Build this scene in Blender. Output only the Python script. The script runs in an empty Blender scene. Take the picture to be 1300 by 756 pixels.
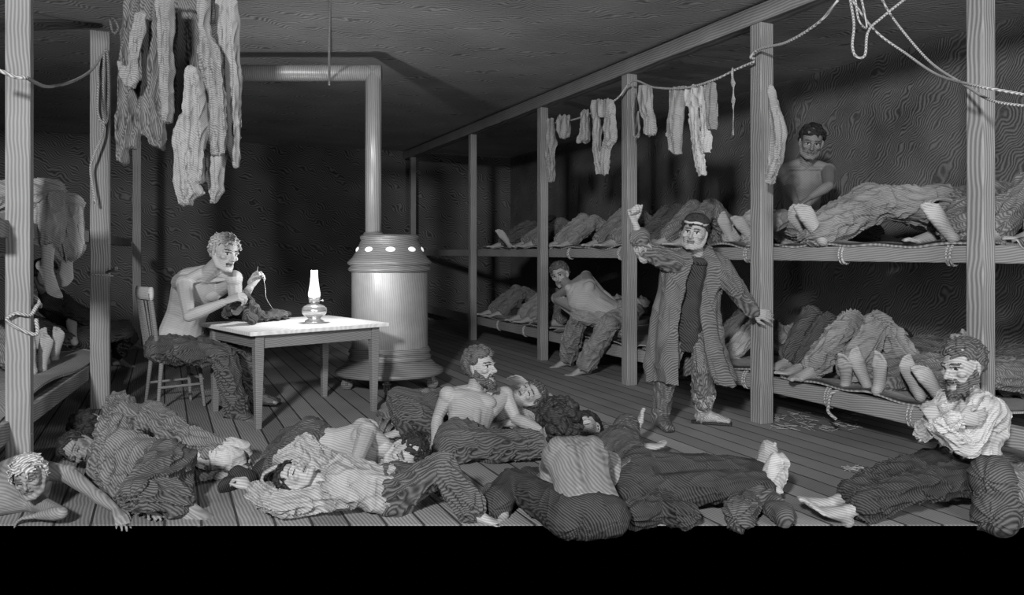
import bpy, math, random
import numpy as np
from mathutils import Vector, Matrix
PI = math.pi
SC = bpy.context.scene
COL = SC.collection
rng = np.random.RandomState(7)

# ------------------------------------------------------------------ camera and picture-to-place helpers
EYE = 1.33; FPX = 1000.0; YAW = math.radians(23.8)
CX, HY = 650.0, 320.0
Fv = np.array([math.sin(YAW), math.cos(YAW), 0.0]); Rv = np.array([math.cos(YAW), -math.sin(YAW), 0.0])
UP = np.array([0, 0, 1.0])
def A(*v): return np.array(v, dtype=float)
def unit(v):
    v = np.asarray(v, float); n = np.linalg.norm(v)
    return v / n if n > 1e-9 else v
def ray(px, py): return Fv + Rv * ((px - CX) / FPX) - UP * ((py - HY) / FPX)
def W(px, py, d): return A(0, 0, EYE) + ray(px, py) * d
def Wz(px, py, z):
    return W(px, py, (EYE - z) * FPX / (py - HY))
def Wx(px, py, x):
    r = ray(px, py); return W(px, py, x / r[0])
def Wy(px, py, y):
    r = ray(px, py); return W(px, py, y / r[1])

# ------------------------------------------------------------------ materials
def mat(name, base, period=0.02, con=0.45, axis=(0.3, 0.2, 1.0), warp=0.5, rough=0.85, mottle=0.35, mscale=6.0,
        bump=0.25, metal=0.0, emit=0.0, grain=0.0, tint=None, spec=0.25, fbump=0.0):
    """procedural surface: fine engraved-looking weave lines plus mottling"""
    m = bpy.data.materials.new(name); m.use_nodes = True
    nt = m.node_tree; N = nt.nodes; L = nt.links
    for n in list(N): N.remove(n)
    out = N.new('ShaderNodeOutputMaterial'); bs = N.new('ShaderNodeBsdfPrincipled'); L.new(bs.outputs[0], out.inputs[0])
    bs.inputs['Roughness'].default_value = rough; bs.inputs['Metallic'].default_value = metal
    bs.inputs['Specular IOR Level'].default_value = spec
    tc = N.new('ShaderNodeTexCoord')
    no = N.new('ShaderNodeTexNoise'); no.inputs['Scale'].default_value = 3.0; no.inputs['Detail'].default_value = 2.0
    L.new(tc.outputs['Object'], no.inputs['Vector'])
    # warped coordinate
    dt = N.new('ShaderNodeVectorMath'); dt.operation = 'DOT_PRODUCT'; a = unit(axis); dt.inputs[1].default_value = tuple(a)
    L.new(tc.outputs['Object'], dt.inputs[0])
    ma = N.new('ShaderNodeMath'); ma.operation = 'MULTIPLY_ADD'; ma.inputs[1].default_value = warp
    L.new(no.outputs['Fac'], ma.inputs[0]); L.new(dt.outputs['Value'], ma.inputs[2])
    mu = N.new('ShaderNodeMath'); mu.operation = 'MULTIPLY'; mu.inputs[1].default_value = 2 * PI / period; L.new(ma.outputs[0], mu.inputs[0])
    si = N.new('ShaderNodeMath'); si.operation = 'SINE'; L.new(mu.outputs[0], si.inputs[0])
    n2 = N.new('ShaderNodeTexNoise'); n2.inputs['Scale'].default_value = mscale; n2.inputs['Detail'].default_value = 4.0
    L.new(tc.outputs['Object'], n2.inputs['Vector'])
    # value = 1 + con*sin + mottle*(noise-.5)*2
    v1 = N.new('ShaderNodeMath'); v1.operation = 'MULTIPLY_ADD'; v1.inputs[1].default_value = con; v1.inputs[2].default_value = 1.0 - mottle
    L.new(si.outputs[0], v1.inputs[0])
    v2 = N.new('ShaderNodeMath'); v2.operation = 'MULTIPLY_ADD'; v2.inputs[1].default_value = 2 * mottle; L.new(n2.outputs['Fac'], v2.inputs[0]); L.new(v1.outputs[0], v2.inputs[2])
    last = v2
    if grain:
        n3 = N.new('ShaderNodeTexNoise'); n3.inputs['Scale'].default_value = 90.0; n3.inputs['Detail'].default_value = 1.0
        L.new(tc.outputs['Object'], n3.inputs['Vector'])
        v3 = N.new('ShaderNodeMath'); v3.operation = 'MULTIPLY_ADD'; v3.inputs[1].default_value = grain * 2
        sb = N.new('ShaderNodeMath'); sb.operation = 'SUBTRACT'; sb.inputs[1].default_value = grain
        L.new(n3.outputs['Fac'], v3.inputs[0]); L.new(last.outputs[0], v3.inputs[2]); L.new(v3.outputs[0], sb.inputs[0]); last = sb
    v4 = N.new('ShaderNodeMath'); v4.operation = 'MAXIMUM'; v4.inputs[1].default_value = 0.12; L.new(last.outputs[0], v4.inputs[0])
    sc = N.new('ShaderNodeVectorMath'); sc.operation = 'SCALE'
    c = base if isinstance(base, (tuple, list)) else (base, base, base)
    sc.inputs[0].default_value = c; L.new(v4.outputs[0], sc.inputs['Scale'])
    L.new(sc.outputs[0], bs.inputs['Base Color'])
    if bump:
        bp = N.new('ShaderNodeBump'); bp.inputs['Strength'].default_value = bump; bp.inputs['Distance'].default_value = 0.01
        L.new(last.outputs[0], bp.inputs['Height']); L.new(bp.outputs[0], bs.inputs['Normal'])
        if fbump:
            n5 = N.new('ShaderNodeTexNoise'); n5.inputs['Scale'].default_value = 11.0; n5.inputs['Detail'].default_value = 3.0; n5.inputs['Distortion'].default_value = .8; n5.noise_type = 'RIDGED_MULTIFRACTAL'
            mp = N.new('ShaderNodeMapping'); mp.inputs['Scale'].default_value = (1, 0.5, 1.6); L.new(tc.outputs['Object'], mp.inputs[0]); L.new(mp.outputs[0], n5.inputs['Vector'])
            b2 = N.new('ShaderNodeBump'); b2.inputs['Strength'].default_value = fbump; b2.inputs['Distance'].default_value = 0.02
            L.new(n5.outputs['Fac'], b2.inputs['Height']); L.new(bp.outputs[0], b2.inputs['Normal']); L.new(b2.outputs[0], bs.inputs['Normal'])
    if emit:
        bs.inputs['Emission Color'].default_value = (1, 1, 1, 1); bs.inputs['Emission Strength'].default_value = emit
    return m
def plain(name, base, rough=0.7, metal=0.0, emit=0.0):
    m = bpy.data.materials.new(name); m.use_nodes = True; bs = m.node_tree.nodes['Principled BSDF']
    bs.inputs['Base Color'].default_value = (base, base, base, 1); bs.inputs['Roughness'].default_value = rough; bs.inputs['Metallic'].default_value = metal
    if emit: bs.inputs['Emission Color'].default_value = (1, 1, 1, 1); bs.inputs['Emission Strength'].default_value = emit
    return m

# ------------------------------------------------------------------ numpy value noise
def vnoise(p):
    p = np.asarray(p); i = np.floor(p).astype(np.int64); f = p - i; f = f * f * (3 - 2 * f)
    def h(a): 
        n = (a[:, 0] * 73856093) ^ (a[:, 1] * 19349663) ^ (a[:, 2] * 83492791)
        n = (n ^ (n >> 13)) * 1274126177
        return ((n ^ (n >> 16)) & 0xffff) / 65535.0
    r = 0
    for dx in (0, 1):
        for dy in (0, 1):
            for dz in (0, 1):
                w = (f[:, 0] if dx else 1 - f[:, 0]) * (f[:, 1] if dy else 1 - f[:, 1]) * (f[:, 2] if dz else 1 - f[:, 2])
                r = r + w * h(i + np.array([dx, dy, dz]))
    return r * 2 - 1

# ------------------------------------------------------------------ mesh collector
_sph = {}
def sphere_unit(nu=16, nv=10):
    if (nu, nv) in _sph: return _sph[(nu, nv)]
    V = [(0, 0, 1)]; Fc = []
    for j in range(1, nv):
        th = PI * j / nv
        for i in range(nu):
            a = 2 * PI * i / nu; V.append((math.sin(th) * math.cos(a), math.sin(th) * math.sin(a), math.cos(th)))
    V.append((0, 0, -1)); last = len(V) - 1
    for i in range(nu):
        Fc.append((0, 1 + i, 1 + (i + 1) % nu))
        for j in range(nv - 2):
            a = 1 + j * nu; b = a + nu
            Fc.append((a + i, b + i, b + (i + 1) % nu, a + (i + 1) % nu))
        a = 1 + (nv - 2) * nu; Fc.append((last, a + (i + 1) % nu, a + i))
    _sph[(nu, nv)] = (np.array(V), Fc); return _sph[(nu, nv)]
def frame_of(t, hint=None):
    t = unit(t); h = UP if hint is None else np.asarray(hint, float)
    if abs(np.dot(t, unit(h))) > 0.97: h = A(1, 0, 0) if abs(t[0]) < 0.8 else A(0, 1, 0)
    x = unit(np.cross(h, t)); y = np.cross(t, x); return x, y, t
class M:
    def __init__(s): s.V = []; s.F = []; s.n = 0
    def add(s, V, Fc):
        V = np.asarray(V, float); s.V.append(V); o = s.n; s.F += [tuple(i + o for i in f) for f in Fc]; s.n += len(V)
    def ell(s, c, ax, nu=16, nv=10):
        """ellipsoid; ax = three row vectors already scaled"""
        V, Fc = sphere_unit(nu, nv); s.add(V @ np.asarray(ax) + c, Fc)
    def ball(s, c, r, nu=14, nv=9): s.ell(c, np.eye(3) * r, nu, nv)
    def loft(s, pts, ra, rb=None, lat=None, n=14, cap=True):
        """closed tube through pts; ra along lat axis, rb across"""
        pts = [np.asarray(p, float) for p in pts]; k = len(pts); rb = ra if rb is None else rb
        V = []; Fc = []; px = None
        for i, p in enumerate(pts):
            t = pts[min(i + 1, k - 1)] - pts[max(i - 1, 0)]
            t = unit(t)
            if lat is not None:
                l = lat[i] if isinstance(lat, list) else lat
                x = unit(l - t * np.dot(l, t))
            elif px is None: x = frame_of(t)[0]
            else: x = unit(px - t * np.dot(px, t))
            px = x; y = np.cross(t, x)
            for j in range(n):
                a = 2 * PI * j / n; V.append(p + x * ra[i] * math.cos(a) + y * rb[i] * math.sin(a))
        for i in range(k - 1):
            for j in range(n):
                a = i * n + j; b = i * n + (j + 1) % n; Fc.append((a, b, b + n, a + n))
        if cap: Fc.append(tuple(range(n - 1, -1, -1))); Fc.append(tuple(range((k - 1) * n, k * n)))
        s.add(V, Fc)
    def cap(s, a, b, ra, rb, n=12):
        a = np.asarray(a, float); b = np.asarray(b, float)
        d = b - a; Ln = np.linalg.norm(d)
        if Ln < 1e-6: s.ball(a, ra); return
        t = d / Ln; P = []; R = []
        for q in (0.15, 0.5, 0.8): P.append(a - t * ra * math.cos(q * PI / 2)); R.append(ra * math.sin(q * PI / 2))
        P += [a, b]; R += [ra, rb]
        for q in (0.8, 0.5, 0.15): P.append(b + t * rb * math.cos(q * PI / 2)); R.append(rb * math.sin(q * PI / 2))
        s.loft(P, R, n=n)
    def chain(s, pts, rs, n=10):
        for i in range(len(pts) - 1): s.cap(pts[i], pts[i + 1], rs[i], rs[i + 1], n)
    def box(s, c, size, ax=None):
        ax = np.eye(3) if ax is None else np.asarray(ax); h = np.asarray(size) / 2
        V = [c + ax[0] * h[0] * i + ax[1] * h[1] * j + ax[2] * h[2] * k for i in (-1, 1) for j in (-1, 1) for k in (-1, 1)]
        s.add(V, [(0, 1, 3, 2), (4, 6, 7, 5), (0, 4, 5, 1), (2, 3, 7, 6), (0, 2, 6, 4), (1, 5, 7, 3)])
    def lathe(s, c, prof, n=32, ax=None):
        """prof: (radius, height) list, closed with caps"""
        V = []; Fc = []; k = len(prof)
        for r, h in prof:
            for j in range(n): a = 2 * PI * j / n; V.append(c + A(r * math.cos(a), r * math.sin(a), h))
        for i in range(k - 1):
            for j in range(n):
                a = i * n + j; b = i * n + (j + 1) % n; Fc.append((a, b, b + n, a + n))
        Fc.append(tuple(range(n - 1, -1, -1))); Fc.append(tuple(range((k - 1) * n, k * n)))
        s.add(V, Fc)
    def grid(s, P, thick, nrm=None):
        """P: array (a,b,3) surface, made into a thin closed slab"""
        P = np.asarray(P, float); a, b, _ = P.shape
        if nrm is None:
            du = np.gradient(P, axis=0); dv = np.gradient(P, axis=1); nn = np.cross(du, dv); nn /= (np.linalg.norm(nn, axis=2, keepdims=True) + 1e-9)
        else: nn = np.broadcast_to(nrm, P.shape)
        top = (P + nn * thick / 2).reshape(-1, 3); bot = (P - nn * thick / 2).reshape(-1, 3); o = a * b; Fc = []
        for i in range(a - 1):
            for j in range(b - 1):
                q = i * b + j; Fc.append((q, q + 1, q + b + 1, q + b)[::-1]); Fc.append((q + o, q + o + b, q + o + b + 1, q + o + 1)[::-1])
        def side(l):
            for u, v in zip(l[:-1], l[1:]): Fc.append((u, v, v + o, u + o))
        side([i * b for i in range(a)]); side([i * b + b - 1 for i in range(a)][::-1]); side(list(range(b))[::-1]); side([(a - 1) * b + j for j in range(b)])
        s.add(np.vstack([top, bot]), Fc)
    def arrays(s): return (np.vstack(s.V) if s.V else np.zeros((0, 3))), s.F

def raw_mesh(name, V, Fc, smooth=True):
    me = bpy.data.meshes.new(name); me.from_pydata([tuple(v) for v in V], [], Fc); me.update()
    if smooth: me.polygons.foreach_set('use_smooth', [True] * len(me.polygons))
    return me
def remesh(mb, voxel, smooth=3):
    V, Fc = mb.arrays(); me = raw_mesh('t', V, Fc, False)
    o = bpy.data.objects.new('t', me); COL.objects.link(o)
    md = o.modifiers.new('r', 'REMESH'); md.mode = 'VOXEL'; md.voxel_size = voxel; md.adaptivity = 0
    if smooth: sm = o.modifiers.new('s', 'SMOOTH'); sm.factor = 0.5; sm.iterations = smooth
    dg = bpy.context.evaluated_depsgraph_get(); dg.update(); ev = o.evaluated_get(dg)
    m2 = bpy.data.meshes.new_from_object(ev)
    bpy.data.objects.remove(o); bpy.data.meshes.remove(me)
    return m2
def get_co(me):
    a = np.empty(len(me.vertices) * 3, np.float32); me.vertices.foreach_get('co', a); return a.reshape(-1, 3).astype(float)
def get_no(me):
    a = np.empty(len(me.vertices) * 3, np.float32); me.vertices.foreach_get('normal', a); return a.reshape(-1, 3).astype(float)
def set_co(me, co):
    me.vertices.foreach_set('co', np.asarray(co, np.float32).ravel()); me.update()

ORIG = {}
def origin_of(parent):
    o = A(0, 0, 0)
    while parent is not None:
        o = o + np.array(parent.location); parent = parent.parent
    return o
def link(name, me, m, parent=None, loc=None):
    """world-space mesh -> object whose origin is loc (or its parent's origin)"""
    o = bpy.data.objects.new(name, me); COL.objects.link(o)
    po = origin_of(parent); w = po if loc is None else A(*loc)
    co = get_co(me) - w; set_co(me, co)
    o.location = tuple(w - po); o.parent = parent
    ms = m if isinstance(m, (list, tuple)) else [m]
    if len(me.materials) == 0:
        for q in ms: me.materials.append(q)
    return o
def obj(name, mb, m, parent=None, loc=None, smooth=True, bevel=0.0, seg=2):
    V, Fc = mb.arrays(); me = raw_mesh(name, V, Fc, smooth)
    o = link(name, me, m, parent, loc)
    if bevel: bv = o.modifiers.new('b', 'BEVEL'); bv.width = bevel; bv.segments = seg; bv.limit_method = 'ANGLE'
    return o
def tag(o, label, cat, group=None):
    o['label'] = label; o['category'] = cat
    if group: o['group'] = group
    return o
def thing(name, label, cat, loc, group=None):
    o = bpy.data.objects.new(name, None); COL.objects.link(o); o.location = tuple(loc); o.empty_display_size = 0.1
    return tag(o, label, cat, group)
def base_loc(m):
    V, _ = m.arrays(); c = (V.min(0) + V.max(0)) / 2; c[2] = V[:, 2].min(); return c
def struct(o): o['kind'] = 'structure'; return o

# ------------------------------------------------------------------ wrinkled cloth displacement
def seg_nearest(co, segs):
    """segs: (p0,p1,s0) -> arclength coordinate, azimuth, for nearest segment"""
    best = np.full(len(co), 1e9); S = np.zeros(len(co)); TH = np.zeros(len(co))
    for (a, b, s0, hint) in segs:
        d = b - a; L2 = np.dot(d, d) + 1e-9; t = np.clip(((co - a) @ d) / L2, 0, 1)
        q = a + t[:, None] * d; r = co - q; ds = np.linalg.norm(r, axis=1); m = ds < best
        x, y, _ = frame_of(d, hint); th = np.arctan2(r @ y, r @ x)
        best = np.where(m, ds, best); S = np.where(m, s0 + t * math.sqrt(L2), S); TH = np.where(m, th, TH)
    return S, TH
def wrinkle(me, segs, amp=0.012, lam=0.075, seed=0.0, tilt=1.3):
    co = get_co(me); no = get_no(me); S, TH = seg_nearest(co, segs)
    c, n = np.cos(TH), np.sin(TH); k = .075 / lam
    def rid(q): return (1 - np.abs(vnoise(q + seed * 7.3))) ** 3
    wob = vnoise(co * 5 + seed) * .5
    r1 = rid(np.stack([S * 13 * k + 1.1 * c * tilt + wob, 1.3 * c + .5 * S, 1.3 * n + wob], 1))
    r2 = rid(np.stack([S * 8 * k - 1.3 * n * tilt + 3, 2.2 * c - 1.5 * S + wob, 2.2 * n + 5], 1))
    r3 = rid(np.stack([S * 26 * k + 2 * n, 3.0 * c + 2 * S, 3.0 * n - 2 * S + wob], 1))
    d = amp * (1.25 * (r1 - .45) + 1.0 * (r2 - .45) + .22 * (r3 - .45))
    set_co(me, co + no * d[:, None])
# ------------------------------------------------------------------ people
def C(r, u, f): return unit(Rv * r + UP * u + Fv * f)      # direction: right in view, up, away
def RJ(spec, parent=None, ln=None, what=''):
    """joint: ndarray | ('d',px,py,depth) | ('z',px,py,height) | ('x',px,py,worldx) | ('+'/'-',px,py) far/near solution at bone length"""
    if isinstance(spec, np.ndarray): return spec
    k = spec[0]
    if k == 'd': return W(*spec[1:])
    if k == 'z': return Wz(*spec[1:])
    if k == 'x': return Wx(*spec[1:])
    if k == 'v': return parent + C(*spec[1:]) * ln
    o = A(0, 0, EYE); r = ray(spec[1], spec[2]); a = r @ r; b = -2 * r @ (parent - o); c = (parent - o) @ (parent - o) - ln * ln
    D = b * b - 4 * a * c
    if D < 0:
        d = -b / (2 * a); p = W(spec[1], spec[2], d); print('STRETCH', what, round(float(np.linalg.norm(p - parent) / ln), 2)); return p
    d = (-b + (1 if k == '+' else -1) * math.sqrt(D)) / (2 * a)
    p = W(spec[1], spec[2], d)
    zf = spec[3] if len(spec) > 3 else None
    if zf is not None and p[2] < zf: p = Wz(spec[1], spec[2], zf)
    return p
def add_hand(m, w, hd, pn, side, s=1.0, curl=0.35, splay=0.10, thumb=0.5):
    hd = unit(hd); pn = unit(pn - hd * np.dot(pn, hd)); th = np.cross(hd, pn) * (1 if side == 'R' else -1)
    m.loft([w - hd * .01 * s, w + hd * .03 * s, w + hd * .07 * s, w + hd * .095 * s], [.025 * s, .033 * s, .042 * s, .039 * s], [.018 * s, .017 * s, .015 * s, .012 * s], lat=th, n=12)
    for k, (off, L_, b) in enumerate([(.031, 1.0, .088), (.0105, 1.1, .094), (-.010, 1.03, .090), (-.030, .82, .082)]):
        p = w + hd * b * s + th * off * s; a = 0.0; pts = [p]; sp = (off / .03) * splay
        for q, (ln, f) in enumerate([(.043, 1.0), (.027, 1.15), (.021, .7)]):
            a += curl * f * (1 + .06 * k); dr = unit(hd * math.cos(a) + pn * math.sin(a) + th * sp * max(0, math.cos(a))); p = p + dr * ln * L_ * s; pts.append(p)
        m.chain(pts, [.0105 * s, .0095 * s, .0088 * s, .0075 * s], n=8)
    p0 = w + hd * .025 * s + th * .028 * s + pn * .004 * s
    d1 = unit(hd * .65 + th * .75 * (1 - thumb * .5) + pn * .5 * thumb); p1 = p0 + d1 * .042 * s
    d2 = unit(hd * .9 + th * .25 * (1 - thumb * 1.5) + pn * .7 * thumb); p2 = p1 + d2 * .032 * s; p3 = p2 + unit(d2 + pn * .2 * thumb) * .024 * s
    m.chain([p0, p1, p2, p3], [.016 * s, .0125 * s, .011 * s, .009 * s], n=8)
def add_foot(m, a, td, sd, side, s=1.0):
    td = unit(td); sd = unit(sd - td * np.dot(sd, td)); med = np.cross(td, sd) * (1 if side == 'R' else -1)
    m.ball(a, .038 * s); m.ell(a + sd * .045 * s - td * .035 * s, [med * .032 * s, td * .04 * s, sd * .034 * s])
    m.loft([a - td * .03 * s + sd * .03 * s, a + td * .03 * s + sd * .028 * s, a + td * .085 * s + sd * .048 * s, a + td * .13 * s + sd * .062 * s, a + td * .16 * s + sd * .066 * s],
           [.032 * s, .037 * s, .043 * s, .048 * s, .044 * s], [.04 * s, .042 * s, .03 * s, .019 * s, .013 * s], lat=med, n=12)
    m.ell(a + td * .12 * s + sd * .064 * s + med * .026 * s, [med * .022 * s, td * .026 * s, sd * .018 * s])
    for off, L_, r, b in [(.031, .052, .0145, .145), (.010, .046, .0105, .152), (-.007, .040, .010, .148), (-.022, .033, .0095, .140), (-.036, .027, .009, .130)]:
        p = a + td * b * s + sd * .066 * s + med * off * s
        m.chain([p, p + (td * .6 * L_ - sd * .004) * s, p + (td * L_ + sd * .004) * s], [r * s, r * .92 * s, r * 1.02 * s], n=8)
def head_local(h, V):
    q = (V - h['c']) / h['k']; return q @ h['l'], q @ h['f'], q @ h['u']
def add_head(m, h, fat=1.0, ears=True, mouth=0.0):
    c, l, f, u, k = h['c'], h['l'], h['f'], h['u'], h['k']
    P = lambda a, b, d: c + (l * a + f * b + u * d) * k
    E = lambda a, b, d, ra, rb, rc: m.ell(P(a, b, d), [l * ra * k, f * rb * k, u * rc * k])
    E(0, -.014, .032, .076, .096, .084); E(0, .022, .0, .068 * fat, .070, .088); E(0, .030, -.05, .056 * fat, .058, .06)
    E(0, .046, -.088, .034 * fat, .040, .026)
    for sg in (1, -1):
        m.chain([P(sg * .058 * fat, -.002, -.045), P(sg * .05 * fat, .03, -.085), P(sg * .018, .075, -.102)], [.020 * k, .019 * k, .018 * k])
        E(sg * .043 * fat, .062, -.024, .021, .024, .017)
        m.chain([P(sg * .008, .094, .014), P(sg * .032, .088, .021), P(sg * .052, .068, .014)], [.008 * k, .0095 * k, .009 * k])
        E(sg * .031, .073, .0, .0135, .0125, .011)
        m.ball(P(sg * .011, .098, -.036), .0085 * k)
        if ears:
            e = unit(l * sg - f * .35); m.ell(P(sg * .079, -.008, -.006), [e * .009 * k, np.cross(u, e) * .019 * k, unit(u - f * .15) * .033 * k]); m.ball(P(sg * .076, .0, -.034), .009 * k)
    m.chain([P(0, .088, .012), P(0, .101, -.012), P(0, .117, -.032)], [.0085 * k, .010 * k, .0115 * k]); m.cap(P(0, .112, -.036), P(0, .096, -.040), .009 * k, .008 * k)
    m.cap(P(-.018, .088, -.056), P(.018, .088, -.056), .0065 * k, .0065 * k); m.cap(P(-.014, .087, -.068 - mouth), P(.014, .087, -.068 - mouth), .007 * k, .007 * k)
    E(0, .078, -.098 - mouth * .6, .022, .018, .018)
def face_mats(me, h, eyes='open', brow=True, mouth=0.0, off=0):
    n = len(me.polygons); ce = np.empty(n * 3, np.float32); me.polygons.foreach_get('center', ce); ce = ce.reshape(-1, 3).astype(float)
    L, F_, U = head_local(h, ce); idx = np.zeros(n, np.int32); aL = np.abs(L); front = (F_ > .045) & (F_ < .15) & (aL < .07) & (U < .08) & (U > -.12)
    if brow: idx[front & (aL > .010) & (aL < .052) & (np.abs(U - .025 + .12 * (aL - .03) ** 2 * 30) < .0042)] = 4
    e = ((aL - .031) / .0155) ** 2 + ((U - .0) / .0085) ** 2
    if eyes == 'open':
        idx[front & (e < 1)] = 2
        sh = L - .004 * np.sign(L) * 0
        idx[front & (((aL - .031) / .0065) ** 2 + ((U - .0) / .0075) ** 2 < 1)] = 1
        idx[front & (np.abs(aL - .031) < .018) & (np.abs(U - .0105) < .003)] = 1
    else:
        idx[front & (np.abs(aL - .031) < .017) & (np.abs(U + .004 + 6 * (aL - .031) ** 2) < .0038)] = 1
    idx[front & (aL < .022) & (U < -.051) & (U > -.075 - mouth) & (F_ > .07)] = 3
    idx[front & (aL < .025) & (np.abs(U + .062 + mouth / 2) < .0032 + mouth / 2) & (F_ > .06)] = 1
    me.polygons.foreach_set('material_index', idx)
def make_hair(h, style, seed, vox=.006, thick=1.0):
    m = M(); r = np.random.RandomState(seed); c, l, f, u, k = h['c'], h['l'], h['f'], h['u'], h['k']
    P = lambda a, b, d: c + (l * a + f * b + u * d) * k
    n = {'curly': 230, 'short': 260, 'thin': 120, 'shaggy': 280}[style]
    if style == 'thin': line = lambda b, d: (b < -.035 and d > -.055 and d < .07)
    else: line = lambda b, d: (d > .062 - .25 * max(0, -b - .0) and b > -.01) or (b <= -.01 and d > -.062) or (d > .03 and b < .03)
    cnt = 0
    while cnt < n:
        v = unit(r.randn(3)); a, b, d = v[0] * .077, v[1] * .097 - .014, v[2] * .085 + .032
        if not line(b, d): continue
        if abs(a) > .06 and d < -.005 and b > -.03: continue
        cnt += 1; p = P(a, b, d); nn = unit(l * v[0] + f * v[1] + u * v[2])
        if style == 'curly': m.ball(p + nn * (.008 + r.rand() * .022) * k * thick, (.012 + .010 * r.rand()) * k, 8, 6)
        else:
            t = unit(np.cross(nn, l) * (1 if v[1] > 0 else -1) * .6 - u * .5 + r.randn(3) * .55); t = unit(t - nn * (t @ nn))
            ln = (.02 + .025 * r.rand()) * (1.35 if style == 'shaggy' else 1)
            q = p + nn * .006 * k * thick; m.cap(q, q + (t * ln + nn * (.004 + .006 * r.rand())) * k, .0095 * k, .005 * k, 6)
    if style != 'thin':
        # a closed cap of hair under the locks
        for (b, d, ra, rb, rc) in [(-.034, .040, .077, .082, .082)]: m.ell(P(0, b, d), [l * ra * k * 1.02, f * rb * k * 1.02, u * rc * k * 1.03])
        m.ell(P(0, -.05, .0), [l * .072 * k, f * .062 * k, u * .068 * k])
    return remesh(m, vox, 1)
def make_beard(h, seed, vox=.006, long=1.0, moustache=True):
    m = M(); r = np.random.RandomState(seed); c, l, f, u, k = h['c'], h['l'], h['f'], h['u'], h['k']
    P = lambda a, b, d: c + (l * a + f * b + u * d) * k
    for i in range(150):
        t = r.rand() * 2 - 1; w = r.rand()
        a = t * .066; b = .085 - .085 * abs(t) ** 1.6 - .012 * w; d = -.075 - .035 * (1 - abs(t)) + w * .03 + .045 * abs(t) ** 2
        if abs(a) < .024 and d > -.078: continue
        p = P(a, b, d); q = p + (f * (.012 + .01 * r.rand()) - u * (.02 + .03 * r.rand() * long) + l * a * .25 + r.randn(3) * .006) * k
        m.cap(p, q, .011 * k, .006 * k, 6)
    if moustache:
        for i in range(30):
            t = r.rand() * 2 - 1; p = P(t * .02, .094 - .01 * abs(t), -.047); q = P(t * .045, .082 - .02 * abs(t), -.062 - .02 * abs(t) - .006 * r.rand()); m.cap(p, q, .0075 * k, .004 * k, 6)
    return remesh(m, vox, 1)

TORSO = [(-.16, .105, .085, .0), (-.06, .150, .108, -.005), (.04, .162, .112, -.005), (.18, .148, .098, .0), (.34, .138, .095, .004), (.50, .148, .104, .006), (.66, .166, .115, .006), (.80, .172, .108, .0), (.90, .150, .088, -.006), (.97, .095, .066, -.006), (1.02, .06, .056, 0)]
class Body: pass
def solve(J, s):
    B = Body(); B.s = s; B.tw = J.get('tw', 1.0); B.cut = J.get('cut', False)
    B.pel = RJ(J['pel']); B.neck = RJ(J['neck'], B.pel, .50 * s, J.get('n', '') + ' spine')
    B.ls = unit(J['lat']); B.lh = unit(J.get('lath', J['lat']))
    B.up = unit(B.neck - B.pel)
    B.ls = unit(B.ls - B.up * (B.ls @ B.up)); B.lh = unit(B.lh - B.up * (B.lh @ B.up) * .6)
    B.front = np.cross(B.ls, B.up)
    B.bend = J.get('bend', 0.0)
    sx = J.get('shift', {})
    B.sh = {}; B.el = {}; B.wr = {}; B.hip = {}; B.kn = {}; B.an = {}
    for sd, sg in (('L', 1), ('R', -1)):
        B.sh[sd] = RJ(J['sh' + sd], B.neck, .19 * s) if 'sh' + sd in J else B.neck + (B.ls * sg * .178 - B.up * .055 + B.front * .0) * s
        a = J['arm' + sd]; B.el[sd] = RJ(a[0], B.sh[sd], .30 * s, J.get('n', '') + ' upper arm ' + sd); B.wr[sd] = RJ(a[1], B.el[sd], .255 * s, J.get('n', '') + ' forearm ' + sd)
        B.hip[sd] = RJ(J['hip' + sd]) if 'hip' + sd in J else B.pel + (B.lh * sg * .095 - B.up * .03) * s
        g = J['leg' + sd]; B.kn[sd] = RJ(g[0], B.hip[sd], .43 * s, J.get('n', '') + ' thigh ' + sd); B.an[sd] = RJ(g[1], B.kn[sd], .42 * s, J.get('n', '') + ' shin ' + sd)
    k = J.get('hs', 1.06) * s
    fc = unit(J['face']); hu = J.get('hup', B.up); hu = unit(hu - fc * (hu @ fc))
    c = RJ(J['head'], B.neck, .17 * s)
    B.h = dict(c=c, f=fc, u=hu, l=np.cross(hu, fc), k=k)
    return B
def spine_pt(B, t, off=0.0):
    p = B.pel + (B.neck - B.pel) * t
    return p - B.front * (B.bend * 4 * t * (1 - t)) * B.s * (0 <= t <= 1) + B.front * off * B.s
def torso_loft(m, B, t0=-.2, t1=1.1, grow=1.0, add=0.0, n=18, fat=1.0):
    P, RA, RB, LT = [], [], [], []
    for t, a, b, o in TORSO:
        if t < t0 or t > t1 or (B.cut and t < -.05): continue
        P.append(spine_pt(B, t, o)); RA.append((a * grow * B.tw + add) * B.s); RB.append((b * grow * (fat if .1 < t < .6 else 1) + add) * B.s)
        w = min(1, max(0, t)); LT.append(unit(B.lh * (1 - w) + B.ls * w))
    if grow > 1 and t0 < -.15 and not B.cut:
        P.insert(0, spine_pt(B, -.235)); RA.insert(0, .10 * B.tw * B.s); RB.insert(0, .08 * B.s); LT.insert(0, LT[0])
    m.loft(P, RA, RB, lat=LT, n=n)
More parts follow.
